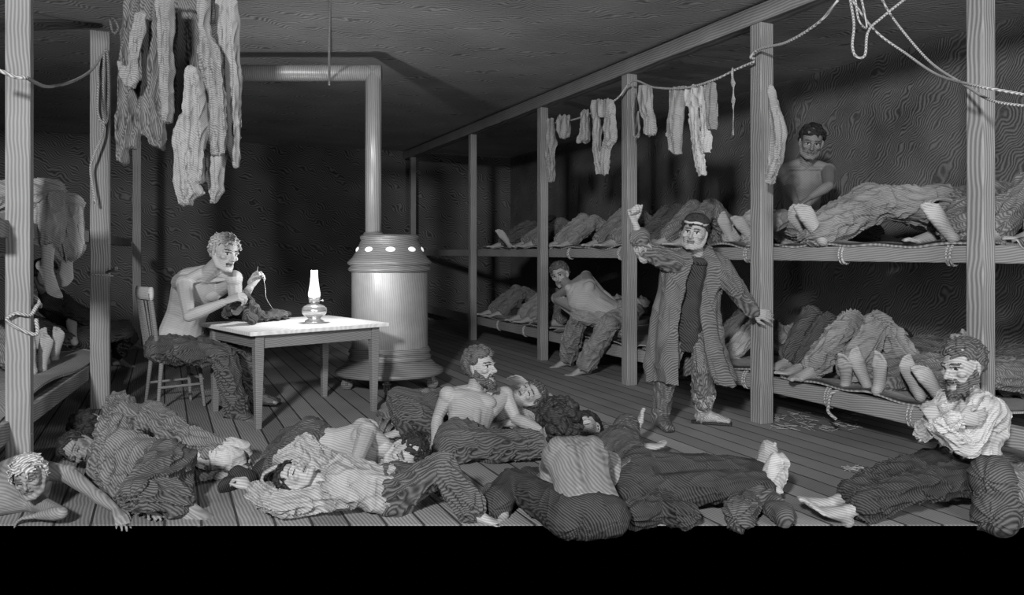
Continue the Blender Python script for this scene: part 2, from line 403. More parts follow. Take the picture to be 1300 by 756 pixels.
def add_body(m, B, J):
    s = B.s; torso_loft(m, B, fat=J.get('fat', 1.0))
    F, U_, L_ = B.front, B.up, B.ls
    T = lambda t, a, f: spine_pt(B, t) + (L_ * a + F * f) * s
    hb = B.h['c'] - B.h['u'] * .06 * B.h['k'] - B.h['f'] * .022 * B.h['k']
    m.cap(B.neck - U_ * .03 * s, hb, .058 * s, .053 * s)
    for sd, sg in (('L', 1), ('R', -1)):
        m.ell(T(.74, sg * .075, .068), [L_ * .082 * s, U_ * .062 * s, F * .045 * s]); m.ell(T(.74, sg * .095, -.07), [L_ * .062 * s, U_ * .085 * s, F * .036 * s])
        m.cap(T(.1, sg * .035, -.075), T(.6, sg * .04, -.075), .034 * s, .036 * s); m.cap(T(.25, sg * .035, .062), T(.5, sg * .035, .075), .034 * s, .034 * s)
        m.cap(B.neck + U_ * .02 * s, B.sh[sd] + U_ * .02 * s, .042 * s, .036 * s)
        m.cap(T(.93, sg * .02, .065), B.sh[sd] + F * .03 * s + U_ * .02 * s, .013 * s, .012 * s)
        m.cap(T(.75, sg * .12, 0), B.sh[sd], .07 * s, .055 * s)
        m.ball(B.sh[sd], .062 * s)
        e, w, sh = B.el[sd], B.wr[sd], B.sh[sd]
        m.chain([sh, sh * .55 + e * .45, e], [.056 * s, .050 * s, .038 * s]); m.chain([e, e * .7 + w * .3, e * .3 + w * .7, w], [.039 * s, .043 * s, .033 * s, .026 * s])
        a = J['arm' + sd]; hd = a[2] if len(a) > 2 and a[2] is not None else (w - e); pn = a[3] if len(a) > 3 and a[3] is not None else -UP
        kw = a[4] if len(a) > 4 else {}
        if J.get('hands', True): add_hand(m, w + unit(hd) * .012 * s, hd, pn, sd, s * kw.get('hs', 1.0), kw.get('curl', .3), kw.get('splay', .1), kw.get('thumb', .5))
        h, kn, an = B.hip[sd], B.kn[sd], B.an[sd]
        gl = J.get('glute', 1.0); m.ball(h - U_ * .0, .098 * s * gl); m.ell(h - F * .05 * s * gl, np.eye(3) * .085 * s * gl)
        m.chain([h, h * .55 + kn * .45, kn], [.090 * s, .075 * s, .053 * s])
        g = J['leg' + sd]; td = unit(g[2]); sole = g[3] if len(g) > 3 and g[3] is not None else unit(an - kn)
        bk = unit(-td + (0 * td)); bk = bk - unit(an - kn) * (bk @ unit(an - kn)); bk = unit(bk) if np.linalg.norm(bk) > .2 else -F
        m.chain([kn, kn * .68 + an * .32 + bk * .012 * s, kn * .35 + an * .65, an], [.052 * s, .057 * s, .042 * s, .034 * s])
        if J.get('feet', True): add_foot(m, an, td, sole, sd, s * J.get('fs', 1.0))
def tube_path(B, kind, sd):
    if kind == 'arm': return [B.sh[sd], B.el[sd], B.wr[sd]]
    return [B.hip[sd], B.kn[sd], B.an[sd]]
def part_way(p, q, t): return p + (q - p) * t
def garment_trousers(B, J, ends=(.9, .9), add=.022, flare=.02, waist=.2):
    m = M(); s = B.s; low = waist < -.1
    if not low: torso_loft(m, B, -.2, waist, 1.04, .028, n=18)
    if B.cut: m.ell(B.pel - B.up * .02 * s, [B.lh * .19 * s * B.tw, B.front * .125 * s, B.up * .115 * s])
    segs = [(B.pel, B.neck, 0, None)]
    gl = J.get('glute', 1.0)
    for i, sd in enumerate('LR'):
        h, k, a = B.hip[sd], B.kn[sd], B.an[sd]; e = ends[i]
        if low: h = part_way(h, k, .38)
        else: gl = J.get('glute', 1.0); m.ball(h, (.116 + add * .5) * s * gl); m.ell(h - B.front * .05 * s * gl, np.eye(3) * .108 * s * gl)
        m.chain([h, part_way(h, k, .5), k], [(.104 + add * .55) * s, (.088 + add * .6) * s, (.066 + add * .7) * s])
        if e > 0:
            P = [k, part_way(k, a, min(e, .35)), part_way(k, a, min(e, .7)), part_way(k, a, e)][: 4 if e > .7 else 3 if e > .35 else 2]
            Rr = [.062, .062, .055, .052][:len(P)]; Rr = [(r + add * .8 + flare * (q / 3)) * s for q, r in enumerate(Rr)]
            m.chain(P, Rr)
        segs += [(h, k, 1.0 + i, None), (k, a, 1.43 + i, None)]
    return m, segs
def garment_shirt(B, J, sleeves=(.9, .9), add=.022, t0=.0, t1=.97):
    m = M(); s = B.s; torso_loft(m, B, t0, t1, 1.04, add, n=18, fat=J.get('fat', 1.0))
    segs = [(B.pel, B.neck, 0, None)]
    for i, sd in enumerate('LR'):
        sh, e, w = B.sh[sd], B.el[sd], B.wr[sd]; v = sleeves[i]
        m.cap(spine_pt(B, .78) + B.ls * (.1 if sd == 'L' else -.1) * s, sh, (.078 + add) * s, (.062 + add) * s)
        m.cap(B.neck - B.up * .02 * s, sh + B.up * .01 * s, (.045 + add * .6) * s, (.045 + add * .6) * s)
        if v > 0:
            m.chain([sh, part_way(sh, e, .5), e], [(.060 + add) * s, (.054 + add) * s, (.046 + add) * s])
            if v > .05: m.chain([e, part_way(e, w, v * .5), part_way(e, w, v)], [(.046 + add) * s, (.044 + add) * s, (.036 + add * 1.1) * s])
        segs += [(sh, e, 1 + i, None), (e, w, 1.3 + i, None)]
    return m, segs
MT = {}
def person(label, J, s=1.0, vox=.007, skin='skin', trousers=None, shirt=None, hair=None, beard=None, base=None, hair_mat='hair_dark', eyes='open', seed=1, cat='person', group=None,
           ends=(.9, .9), sleeves=(.9, .9), sh_t0=.0, tadd=.022, sadd=.022, flare=.02, amp=.012, brow=True, mouth=0.0, cvox=None, extra=None, fat=1.0, ears=True, hthick=1.0, blong=1.0, waist=.2, shoes=None):
    J = dict(J); J['n'] = label[:24]
    B = solve(J, s); m = M(); add_body(m, B, J); add_head(m, B.h, fat=fat, ears=ears, mouth=mouth)
    V, _ = m.arrays(); b = A(B.pel[0], B.pel[1], V[:, 2].min()) if base is None else A(B.pel[0], B.pel[1], base)
    root = thing('person', label, cat, b, group)
    me = remesh(m, vox, 2)
    co = get_co(me); L, F_, U = head_local(B.h, co)
    g = np.exp(-(((np.abs(L) - .031) ** 2 + (U - .001) ** 2) / (2 * .011 ** 2))) * ((F_ > .04) & (F_ < .14) & (np.abs(U) < .05) & (np.abs(L) < .07)) * .006
    co = co - B.h['f'] * (g * B.h['k'])[:, None]
    if J.get('groove'):
        r = co - B.pel; t = (r @ B.up) / np.linalg.norm(B.neck - B.pel); a = r @ B.ls / s; bk = -(r @ B.front) > .02
        w = bk * np.clip(t * 4, 0, 1) * np.clip((.95 - t) * 5, 0, 1)
        co = co + B.front * (w * (.022 * np.exp(-(a / .018) ** 2) - .016 * np.exp(-((np.abs(a) - .085 - .03 * (t - .6)) / .028) ** 2 - ((t - .70) / .14) ** 2) + .010 * np.exp(-((np.abs(a) - .135) / .02) ** 2 - ((t - .6) / .12) ** 2)))[:, None] * s
    set_co(me, co)
    for q in (MT[skin], MT['ink'], MT['eye_white'], MT['lip'], MT['brow']): me.materials.append(q)
    face_mats(me, B.h, eyes, brow, mouth)
    o = link('body', me, None, root)
    cv = cvox or max(vox, .008)
    if trousers:
        tm, segs = garment_trousers(B, J, ends, tadd, flare, waist); me = remesh(tm, cv, 3); wrinkle(me, segs, amp * s, .08, seed); q = link('trousers', me, MT[trousers], root)
    if shirt:
        tm, segs = garment_shirt(B, J, sleeves, sadd, sh_t0); me = remesh(tm, cv, 3); wrinkle(me, segs, amp * s, .07, seed + 5); q = link('shirt', me, MT[shirt], root)
    if hair: q = link('hair', make_hair(B.h, hair, seed, max(vox * .85, .005), hthick), MT[hair_mat], root)
    if beard: q = link('beard', make_beard(B.h, seed + 3, max(vox * .85, .005), blong), MT[beard], root)
    if shoes:
        for sd in 'LR':
            g = J['leg' + sd]; a = B.an[sd]; td = unit(g[2]); so = g[3] if len(g) > 3 and g[3] is not None else unit(a - B.kn[sd]); so = unit(so - td * (so @ td)); l = np.cross(td, so); z = s; mb = M()
            mb.loft([a - td * .075 * z + so * .04 * z, a - td * .03 * z + so * .035 * z, a + td * .05 * z + so * .045 * z, a + td * .13 * z + so * .06 * z, a + td * .205 * z + so * .066 * z], [.034 * z, .046 * z, .05 * z, .058 * z, .04 * z], [.04 * z, .05 * z, .044 * z, .03 * z, .02 * z], lat=l, n=14)
            mb.cap(a + so * .02 * z, a - so * .06 * z, .05 * z, .048 * z); me = remesh(mb, cv, 2); sh_ = link('shoe', me, MT[shoes], root)
            mb = M(); mb.loft([a - td * .08 * z + so * .078 * z, a + td * .06 * z + so * .082 * z, a + td * .21 * z + so * .084 * z], [.036 * z, .044 * z, .040 * z], [.009 * z] * 3, lat=l, n=12); obj('sole', mb, MT['ink'], sh_)
    if extra: extra(B, root)
    return root, B
# ------------------------------------------------------------------ palette (the place is seen in greys)
MT['skin'] = mat('skin', .33, .013, .22, (.35, .25, 1), .10, .6, .12, 5, .06)
MT['skin_dark'] = mat('skin_tanned', .20, .013, .24, (.6, -.3, 1), .10, .6, .15, 5, .08)
MT['skin_pale'] = mat('skin_pale', .38, .013, .14, (.35, .25, 1), .10, .6, .10, 5, .05)
MT['brow'] = plain('eyebrows', .06); MT['ink'] = plain('dark_features', .02); MT['eye_white'] = plain('eye_white', .45); MT['lip'] = plain('lips', .17)
MT['hair_dark'] = mat('dark_hair', .022, .012, .4, (.3, .6, 1), .4, .6, .3, 9, .4)
MT['hair_mid'] = mat('brown_hair', .09, .012, .5, (.3, .6, 1), .4, .6, .3, 9, .4)
MT['hair_fair'] = mat('fair_hair', .38, .012, .5, (.3, .6, 1), .4, .6, .3, 9, .4)
MT['hair_grey'] = mat('grey_hair', .24, .012, .5, (.3, .6, 1), .4, .6, .3, 9, .4)
def cloth(n, b, con=.5, axis=(.5, .4, 1), per=.02, mot=.35): MT[n] = mat(n, b, per * .58, con * .8, axis, .10, .95, mot, 7, .12, spec=.08, fbump=.45)
cloth('wool_black', .045, .7, (1, .2, .6), .018); cloth('wool_dark', .085, .7, (.2, 1, .7), .02); cloth('wool_grey', .15, .55, (1, .5, .3), .02)
cloth('cloth_mid', .23, .4, (.4, .2, 1), .02); cloth('cloth_light', .29, .3, (.7, .2, 1), .02); cloth('linen', .44, .22, (.4, .6, 1), .018); cloth('blanket', .2, .45, (.6, .6, .5), .022)
MT['canvas'] = mat('canvas', .32, .018, .30, (1, .5, .2), .1, .95, .25, 3, .3, fbump=.4)
def wood(n, b, axis, per=.03, con=.35, mot=.3): MT[n] = mat(n, b, per * .7, con * .8, axis, .035, .8, mot, 2.5, .4)
wood('post_wood', .235, (1, .7, .02), .022); wood('rail_wood', .26, (.05, .1, 1), .022); wood('beam_wood', .22, (.3, 0, 1), .03); wood('table_wood', .20, (.2, .2, 1), .02)
MT['table_top'] = mat('scrubbed_table_top', .72, .03, .10, (.77, -.64, 0), .15, .55, .12, 5, .1)
MT['iron'] = mat('stove_iron', .20, .018, .35, (.1, .1, 1), .03, .45, .25, 5, .3, metal=.2, spec=.5)
MT['iron_sheet'] = mat('stove_sheet_iron', .30, .020, .12, (1, -.4, .06), .05, .42, .25, 7, .15, metal=.15, spec=.5)
MT['pipe'] = mat('stove_pipe_iron', .32, .02, .25, (1, -.4, .02), .03, .4, .2, 5, .2, metal=.2, spec=.5)
MT['rope'] = mat('rope_fibre', .36, .012, .5, (1, 1, 1), .1, .9, .2, 20, .5)
MT['straw'] = plain('straw', .42, .8)
MT['leather'] = mat('boot_leather', .10, .014, .4, (.2, .3, 1), .5, .45, .4, 12, .5, spec=.5)
MT['leather_light'] = mat('pale_boot_leather', .32, .014, .35, (.2, .3, 1), .5, .5, .4, 12, .5, spec=.4)

# walls, ceiling: plank-and-plaster with fine engraved grain
MT['wall'] = mat('dark_wall_boards', .10, .032, .55, (.5, .25, 1), .35, .95, .55, 1.4, .3, grain=.3)
MT['wall_right'] = mat('bunk_wall_plaster', .12, .026, .45, (.1, .9, .7), .4, .95, .6, 1.6, .4, grain=.35)
MT['ceil'] = mat('sooty_ceiling', .42, .034, .45, (.6, 1, 0), .35, .95, .45, 1.2, .3, grain=.3)
def floor_mat():
    m = mat('floor_boards', .25, .018, .28, (1, .04, 0), .03, .8, .22, 2.0, .3, grain=.1); nt = m.node_tree; N = nt.nodes; L = nt.links
    bs = [n for n in N if n.type == 'BSDF_PRINCIPLED'][0]; src = bs.inputs['Base Color'].links[0].from_socket
    tc = [n for n in N if n.type == 'TEX_COORD'][0]; sx = N.new('ShaderNodeSeparateXYZ'); L.new(tc.outputs['Object'], sx.inputs[0])
    dv = N.new('ShaderNodeMath'); dv.operation = 'DIVIDE'; dv.inputs[1].default_value = .165; L.new(sx.outputs['X'], dv.inputs[0])
    fr = N.new('ShaderNodeMath'); fr.operation = 'FRACT'; L.new(dv.outputs[0], fr.inputs[0])
    sb = N.new('ShaderNodeMath'); sb.operation = 'SUBTRACT'; sb.inputs[1].default_value = .5; L.new(fr.outputs[0], sb.inputs[0])
    ab = N.new('ShaderNodeMath'); ab.operation = 'ABSOLUTE'; L.new(sb.outputs[0], ab.inputs[0])
    gt = N.new('ShaderNodeMath'); gt.operation = 'LESS_THAN'; gt.inputs[1].default_value = .462; L.new(ab.outputs[0], gt.inputs[0])
    fl = N.new('ShaderNodeMath'); fl.operation = 'FLOOR'; L.new(dv.outputs[0], fl.inputs[0])
    wn = N.new('ShaderNodeTexWhiteNoise'); wn.noise_dimensions = '1D'; L.new(fl.outputs[0], wn.inputs['W'])
    mr = N.new('ShaderNodeMapRange'); mr.inputs['To Min'].default_value = .75; mr.inputs['To Max'].default_value = 1.2; L.new(wn.outputs['Value'], mr.inputs[0])
    g2 = N.new('ShaderNodeMapRange'); g2.inputs['To Min'].default_value = .16; L.new(gt.outputs[0], g2.inputs[0])
    mm = N.new('ShaderNodeMath'); mm.operation = 'MULTIPLY'; L.new(mr.outputs[0], mm.inputs[0]); L.new(g2.outputs[0], mm.inputs[1])
    sc = N.new('ShaderNodeVectorMath'); sc.operation = 'SCALE'; L.new(src, sc.inputs[0]); L.new(mm.outputs[0], sc.inputs['Scale']); L.new(sc.outputs[0], bs.inputs['Base Color'])
    return m
MT['floor'] = floor_mat()

# ------------------------------------------------------------------ room shell
XL, XR, YB, ZC = -2.7, 6.45, 14.7, 3.27
def prism(name, poly, z0, z1, m):
    n = len(poly); V = [(x, y, z0) for x, y in poly] + [(x, y, z1) for x, y in poly]
    Fc = [tuple(range(n))[::-1], tuple(range(n, 2 * n))] + [(i, (i + 1) % n, (i + 1) % n + n, i + n) for i in range(n)]
    me = raw_mesh(name, V, Fc, False); return struct(link(name, me, m))
FD = 3.835
def front_y(x): t = (x - Fv[0] * FD) / Rv[0]; return Fv[1] * FD + Rv[1] * t
prism('floor', [(XL - .1, front_y(XL - .1)), (XR + .1, front_y(XR + .1)), (XR + .1, YB + .1), (XL - .1, YB + .1)], -.004, 0.0, MT['floor'])
prism('ceiling', [(XL - .1, front_y(XL - .1)), (XR + .1, front_y(XR + .1)), (XR + .1, YB + .1), (XL - .1, YB + .1)], ZC, ZC + .1, MT['ceil'])
prism('wall_left', [(XL - .1, front_y(XL - .1)), (XL, front_y(XL)), (XL, YB), (XL - .1, YB)], 0, ZC, MT['wall'])
prism('wall_right', [(XR, front_y(XR)), (XR + .1, front_y(XR + .1)), (XR + .1, YB), (XR, YB)], 0, ZC, MT['wall_right'])
prism('wall_back', [(XL - .1, YB), (XR + .1, YB), (XR + .1, YB + .1), (XL - .1, YB + .1)], 0, ZC, MT['wall'])

# ------------------------------------------------------------------ ropes
def spline(P, n=10):
    P = [np.asarray(p, float) for p in P]; Q = [2 * P[0] - P[1]] + P + [2 * P[-1] - P[-2]]; out = []
    for i in range(1, len(Q) - 2):
        for k in range(n):
            t = k / n; out.append(.5 * ((2 * Q[i]) + (-Q[i - 1] + Q[i + 1]) * t + (2 * Q[i - 1] - 5 * Q[i] + 4 * Q[i + 1] - Q[i + 2]) * t * t + (-Q[i - 1] + 3 * Q[i] - 3 * Q[i + 1] + Q[i + 2]) * t ** 3))
    out.append(P[-1]); return out
def rope_into(m, P, r, n=10):
    S = spline(P, n); m.loft(S, [r] * len(S), n=7)
def rope(label, P, r=.008, name='rope', group=None, cat='rope', n=10, m='rope'):
    mb = M(); rope_into(mb, P, r, n); V, _ = mb.arrays()
    o = obj(name, mb, MT[m], loc=V[0]); return tag(o, label, cat, group)
def ring_pts(c, ax, ay, rx, ry, n=12, turns=1.0):
    return [c + ax * rx * math.cos(2 * PI * turns * i / n) + ay * ry * math.sin(2 * PI * turns * i / n) for i in range(n + 1)]
def lash(parent, c, ax, rx, rz, w, turns=3, r=.011):
    """rope wound round a rail: c centre, ax across the rail (unit), winding pitch along w (unit)"""
    P = [c + ax * rx * math.cos(2 * PI * i / 12) + UP * rz * math.sin(2 * PI * i / 12) + w * (i / 12 - turns / 2) * .026 for i in range(12 * turns + 1)]
    P.append(P[-1] - UP * .05 + ax * -.02)
    m = M(); rope_into(m, P, r, 3); obj('rope_lashing', m, MT['rope'], parent)

# ------------------------------------------------------------------ right-hand bunk frame
X0 = 4.25; XA = A(1, 0, 0); YA = A(0, 1, 0)
def on_line(px, x=X0): return Wx(px, HY, x)[1]
PX = [1245, 967, 799, 689, 600, 524]
PY = [on_line(p) for p in PX]
PY[0] = Wx(1245, 320, X0)[1]
fr = thing('bunk_frame', 'long two-tier timber bunk frame with square posts and rails along the right wall', 'bunk frame', (X0, 8.0, 0))
for i, y in enumerate(PY):
    m = M(); w = [.105, .125, .115, .105, .10, .10][i]; m.box(A(X0, y, 1.55), (w, w, 3.10)); obj('post', m, MT['post_wood'], fr, bevel=.008, smooth=False)
y0, y1 = 2.6, 14.6
def plank(name, parent, c, size, m, ax=None, bevel=.008):
    mb = M(); mb.box(c, size, ax); return obj(name, mb, m, parent, bevel=bevel, smooth=False)
plank('upper_rail', fr, A(X0 + .14, (y0 + y1) / 2, 1.315), (.08, y1 - y0, .105), MT['rail_wood'])
plank('lower_rail', fr, A(X0 + .14, (y0 + y1) / 2, .285), (.08, y1 - y0, .12), MT['rail_wood'])
plank('wall_rail', fr, A(XR - .05, (y0 + y1) / 2, 1.315), (.08, y1 - y0, .105), MT['rail_wood'])
plank('wall_rail', fr, A(XR - .05, (y0 + y1) / 2, .285), (.08, y1 - y0, .12), MT['rail_wood'])
plank('top_beam', fr, A(X0, (y0 + y1) / 2, 3.17), (.14, y1 - y0, .14), MT['beam_wood'])
for px, z in [(1155, .285), (1050, .285), (945, .285), (735, .285), (715, .285), (665, .285), (632, .285), (1205, 1.315), (1068, 1.315), (947, 1.315), (786, 1.315), (722, 1.315)]:
    y = on_line(px, X0 + .1) ; lash(fr, A(X0 + .14, y, z), XA, .052, .068 if z > 1 else .075, YA, 2, .009)
# canvas beds slung between front and wall rails
def canvas_bed(label, y0, y1, z, seed, parent=None, xf=X0 + .10, xb=XR - .1, sag=.05, edge=.035, group='canvas beds'):
    nx, ny = 26, 40; P = np.zeros((nx, ny, 3)); r = np.random.RandomState(seed); ph = r.rand(4) * 6
    for i in range(nx):
        u = i / (nx - 1)
        for j in range(ny):
            v = j / (ny - 1); x = xf + (xb - xf) * u; y = y0 + (y1 - y0) * v
            zz = z - sag * math.sin(PI * u) ** .7 + .012 * math.sin(9 * v + ph[0] + 2 * u) * (1 - u * .5) + .008 * math.sin(21 * v + ph[1]) * (1 - u)
            if i == 0: zz -= edge * (.5 + .5 * abs(math.sin(PI * v * 2 + ph[2])) + .3 * math.sin(11 * v + ph[3]))
            if i == 0: x -= .012
            P[i, j] = (x, y, zz)
    m = M(); m.grid(P, .016); o = obj('canvas_bed', m, MT['canvas'], loc=A(xf, (y0 + y1) / 2, z)); return tag(o, label, 'bed', group)
LZ, UZ = .40, 1.405
lab = ['nearest right-hand post', 'stooping man and his post', 'barefoot man sitting on its edge', 'pair of far right-hand posts']
canvas_bed('lower canvas bed with bare feet at its edge behind the white-shirted man', PY[0] - .05 + .12, PY[1] - .1, LZ, 1)
canvas_bed('lower canvas bed directly behind the man with the raised fist', PY[1] + .1, PY[2] - .09, LZ, 2)
canvas_bed('lower canvas bed on which the leaning undressed man sits', PY[2] + .09, PY[3] - .09, LZ, 3)
canvas_bed('farthest lower canvas bed carrying dark sleepers', PY[3] + .09, PY[4] - .09, LZ, 4)
canvas_bed('upper canvas bed with a wavy edge under the large bare soles', PY[0] + .12, PY[1] - .1, UZ, 5)
canvas_bed('upper canvas bed above the head of the man with the raised fist', PY[1] + .1, PY[2] - .09, UZ, 6)
canvas_bed('upper canvas bed between the two middle posts under hanging stockings', PY[2] + .09, PY[3] - .09, UZ, 7)
canvas_bed('farthest upper canvas bed holding sleepers in the gloom', PY[3] + .09, PY[4] - .09, UZ, 8)
canvas_bed('upper canvas bed to the right of the nearest right-hand post', 2.7, PY[0] - .12, UZ, 9)
def slack_rope(label, P): rope(label, P, .012)
slack_rope('rope trailing over the lower rail beneath the bare feet', [Wx(1105, 488, 4.52), Wx(1075, 495, 4.42), Wx(1056, 503, 4.33) + UP * .02, Wx(1052, 515, 4.325), Wx(1052, 524, 4.33), Wx(1062, 533, 4.36)])

# ------------------------------------------------------------------ left-hand bunk frame
lf = thing('bunk_frame', 'timber bunk frame with square posts along the left wall', 'bunk frame', (-.6, 8.0, 0))
LP = [(-.765, 5.30, .125), (-.50, 7.56, .15), (-.36, 12.4, .11)]
for x, y, w in LP:
    m = M(); m.box(A(x, y, 1.60), (w, w, 3.2)); obj('post', m, MT['post_wood'], lf, bevel=.008, smooth=False)
def lrail(name, ya, yb, z, h, off=-.11, t=.07):
    xa = np.interp(ya, [5.30, 7.56, 12.4], [-.765, -.50, -.36]) + off; xb = np.interp(yb, [5.30, 7.56, 12.4], [-.765, -.50, -.36]) + off
    a, b = A(xa, ya, z), A(xb, yb, z); d = unit(b - a); x = unit(np.cross(d, UP)); plank(name, lf, (a + b) / 2, (np.linalg.norm(b - a), t, h), MT['rail_wood'], [d, x, UP])
lrail('upper_rail', 4.9, 7.56, 1.46, .10); lrail('upper_rail', 7.56, 12.4, 1.46, .10); lrail('lower_rail', 4.9, 7.56, .31, .12); lrail('lower_rail', 7.56, 12.4, .31, .12)
def left_bed(label, ya, yb, z, seed):
    nx, ny = 20, 40; P = np.zeros((nx, ny, 3))
    for i in range(nx):
        for j in range(ny):
            u = i / (nx - 1); v = j / (ny - 1); y = ya + (yb - ya) * v; xf = np.interp(y, [5.30, 7.56, 12.4], [-.765, -.50, -.36]) - .085
            P[i, j] = (xf + (-2.55 - xf) * u, y, z - .05 * math.sin(PI * u) + .012 * math.sin(14 * v + seed) * (1 - u) - (.03 + .02 * math.sin(9 * v)) * (i == 0))
    m = M(); m.grid(P, .016); o = obj('canvas_bed', m, MT['canvas'], loc=A(-1.6, (ya + yb) / 2, z)); tag(o, label, 'bed', 'canvas beds')
left_bed('lower canvas bed at the left under the cluster of bare feet', 4.3, 8.2, .43, 1)
left_bed('upper canvas bed at the left on which the man with dangling feet sits', 4.9, 7.4, 1.57, 2)
rope('knotted rope wound around the nearest left-hand post', [A(-.765 + .09 * math.cos(a) * 1.15 - .0, 5.30 - .09 * math.sin(a) * 1.15, 1.02 - .035 * a + .02 * math.sin(5 * a)) for a in np.linspace(-2.2, 2.0, 12)] + [W(45, 425, 4.5), W(46, 405, 4.52)], .011)
rope('thin cord tied round the second left-hand post at a wooden peg', [A(-.50 + .093 * math.cos(a), 7.56 - .093 * math.sin(a), 1.12 + .01 * a) for a in np.linspace(-.6, 3.6, 12)], .008)
m = M(); p = W(142, 343, 6.62); m.cap(W(136, 346, 6.66), W(146, 342, 6.5), .011, .011); m.ball(W(147, 341, 6.5), .018); o = obj('wooden_peg', m, MT['post_wood'], lf)

# ------------------------------------------------------------------ stove
sc_ = W(495, 492, 7.62); sc_[2] = 0
st = thing('stove', 'large round iron stove with pierced hood, flared foot and castors', 'stove', sc_)
R_ = .365
m = M(); m.lathe(sc_, [(.36, .40), (R_, .42), (R_, 1.15), (.36, 1.17)], 48); obj('drum', m, MT['iron_sheet'], st)
m = M(); m.lathe(sc_, [(.37, .32), (.45, .235), (.505, .205), (.518, .19), (.518, .17), (.50, .16), (.2, .155)], 48); obj('foot_skirt', m, MT['iron'], st)
m = M(); m.lathe(sc_, [(.35, .29), (.385, .295), (.40, .32), (.385, .345), (.38, .36), (.395, .375), (.38, .40), (.37, .42), (.35, .425)], 48); obj('base_moulding', m, MT['iron'], st)
m = M(); m.lathe(sc_, [(.36, 1.135), (.385, 1.14), (.40, 1.165), (.385, 1.185), (.375, 1.19), (.38, 1.20), (.405, 1.215), (.405, 1.23), (.36, 1.275), (.325, 1.33), (.295, 1.40), (.275, 1.445), (.285, 1.455), (.285, 1.48), (.26, 1.495), (.10, 1.50)], 48)
hood = obj('hood', m, MT['iron'], st)
MT['glow'] = plain('firelit_mica', .7, .5, emit=.55)
cam_dir = -Fv
for k in range(-2, 3):
    a = math.atan2(cam_dir[1], cam_dir[0]) + math.radians(10) + k * math.radians(40); o_ = A(math.cos(a), math.sin(a), 0); nn = unit(o_ * 1.0 + UP * .5)
    c = sc_ + o_ * .312 + UP * 1.355; t = np.cross(UP, o_); m = M(); m.ell(c, [t * .046, unit(np.cross(nn, t)) * .026, nn * .012], 20, 8); obj('vent_window', m, MT['glow'], st)
for k in range(4):
    a = math.atan2(cam_dir[1], cam_dir[0]) + math.radians(5) + k * PI / 2; o_ = A(math.cos(a), math.sin(a), 0); t = np.cross(UP, o_); b = sc_ + o_ * .41
    m = M(); m.cap(b + UP * .17, b + UP * .115, .024, .024); m.box(b + UP * .118, (.075, .05, .014), [t, o_, UP])
    for sg in (1, -1): m.box(b + UP * .085 + t * sg * .024, (.007, .026, .075), [t, o_, UP])
    cst = obj('castor', m, MT['iron'], st)
    V = []; m = M(); P = [b + UP * .056 - t * .016, b + UP * .056 + t * .016]; m.loft(P, [.055, .055], n=18); obj('wheel', m, MT['iron'], cst)
# pipe
m = M(); pr = .078; top = W(474, 93, 7.62); px_ = sc_ + A(0, 0, 0); base = W(474, 300, 7.62); base = A(top[0], top[1], 1.49)
e2 = W(232, 93, 7.62); dl = unit(e2 - top)
bend = [top + dl * 0 - UP * .0]
path = [base, top - UP * .11, top - UP * .07 + dl * .01, top - UP * .03 + dl * .035, top + dl * .075, top + dl * .13, e2 - dl * .1, e2, e2 + UP * .05 + dl * .02, A(e2[0] + dl[0] * .03, e2[1] + dl[1] * .03, ZC)]
path = [base, A(top[0], top[1], top[2] - .001), ]
m.loft([base, A(top[0], top[1], top[2] + .06)], [pr, pr], n=24)
fl = obj('flue_pipe', m, MT['pipe'], st)
m = M(); m.loft([top + dl * -.075, e2], [pr, pr], n=24); obj('flue_pipe', m, MT['pipe'], st)
m = M(); m.loft([e2 + dl * .0 - UP * .06, A(e2[0], e2[1], ZC)], [pr * 1.02, pr * 1.02], n=24); obj('flue_pipe', m, MT['pipe'], st)
m = M(); m.lathe(base - UP * .02, [(.085, 0), (.098, .01), (.098, .035), (.085, .05)], 24); obj('pipe_collar', m, MT['iron'], st)
rope('thin cord hanging from the ceiling that holds up the horizontal stove pipe', [W(419, -4, 6.03), W(418, 50, 6.7), W(418, 100, 7.52), W(418, 104, 7.62) - UP * .02, W(417, 92, 7.74)], .011)

# ------------------------------------------------------------------ table
TZ = .74
tNL = W(320, 0, 5.8); tR = W(490, 0, 6.55); tBL = W(243, 0, 6.5)
for q in (tNL, tR, tBL): q[2] = 0
tu = unit(tR - tNL); tv = np.cross(UP, tu); tl = float(np.linalg.norm(tR - tNL)); tw = float((tBL - tNL) @ tv)
tc_ = tNL + tu * tl / 2 + tv * tw / 2
tb = thing('table', 'plain wooden table with a pale scrubbed top in front of the stove', 'table', tc_)
AX = [tu, tv, UP]
mb = M(); mb.box(tc_ + UP * (TZ - .016), (tl + .04, tw + .04, .032), AX); obj('table_top', mb, MT['table_top'], tb, smooth=False, bevel=.006)
for i in (1, -1):
    for j in (1, -1):
        c = tc_ + tu * i * (tl / 2 - .075) + tv * j * (tw / 2 - .07); m = M()
        P = [c + UP * z for z in (0, .35, .58, .705)]; V = []
        for z, w in ((0.0, .021), (.56, .034), (.706, .034)):
            for a, b in ((-1, -1), (1, -1), (1, 1), (-1, 1)): V.append(c + tu * a * w + tv * b * w + UP * z)
        Fc = [(3, 2, 1, 0), (8, 9, 10, 11)] + [(k * 4 + q, k * 4 + (q + 1) % 4, k * 4 + 4 + (q + 1) % 4, k * 4 + 4 + q) for k in range(2) for q in range(4)]
        m.add(V, Fc); obj('leg', m, MT['table_wood'], tb, smooth=False, bevel=.004)
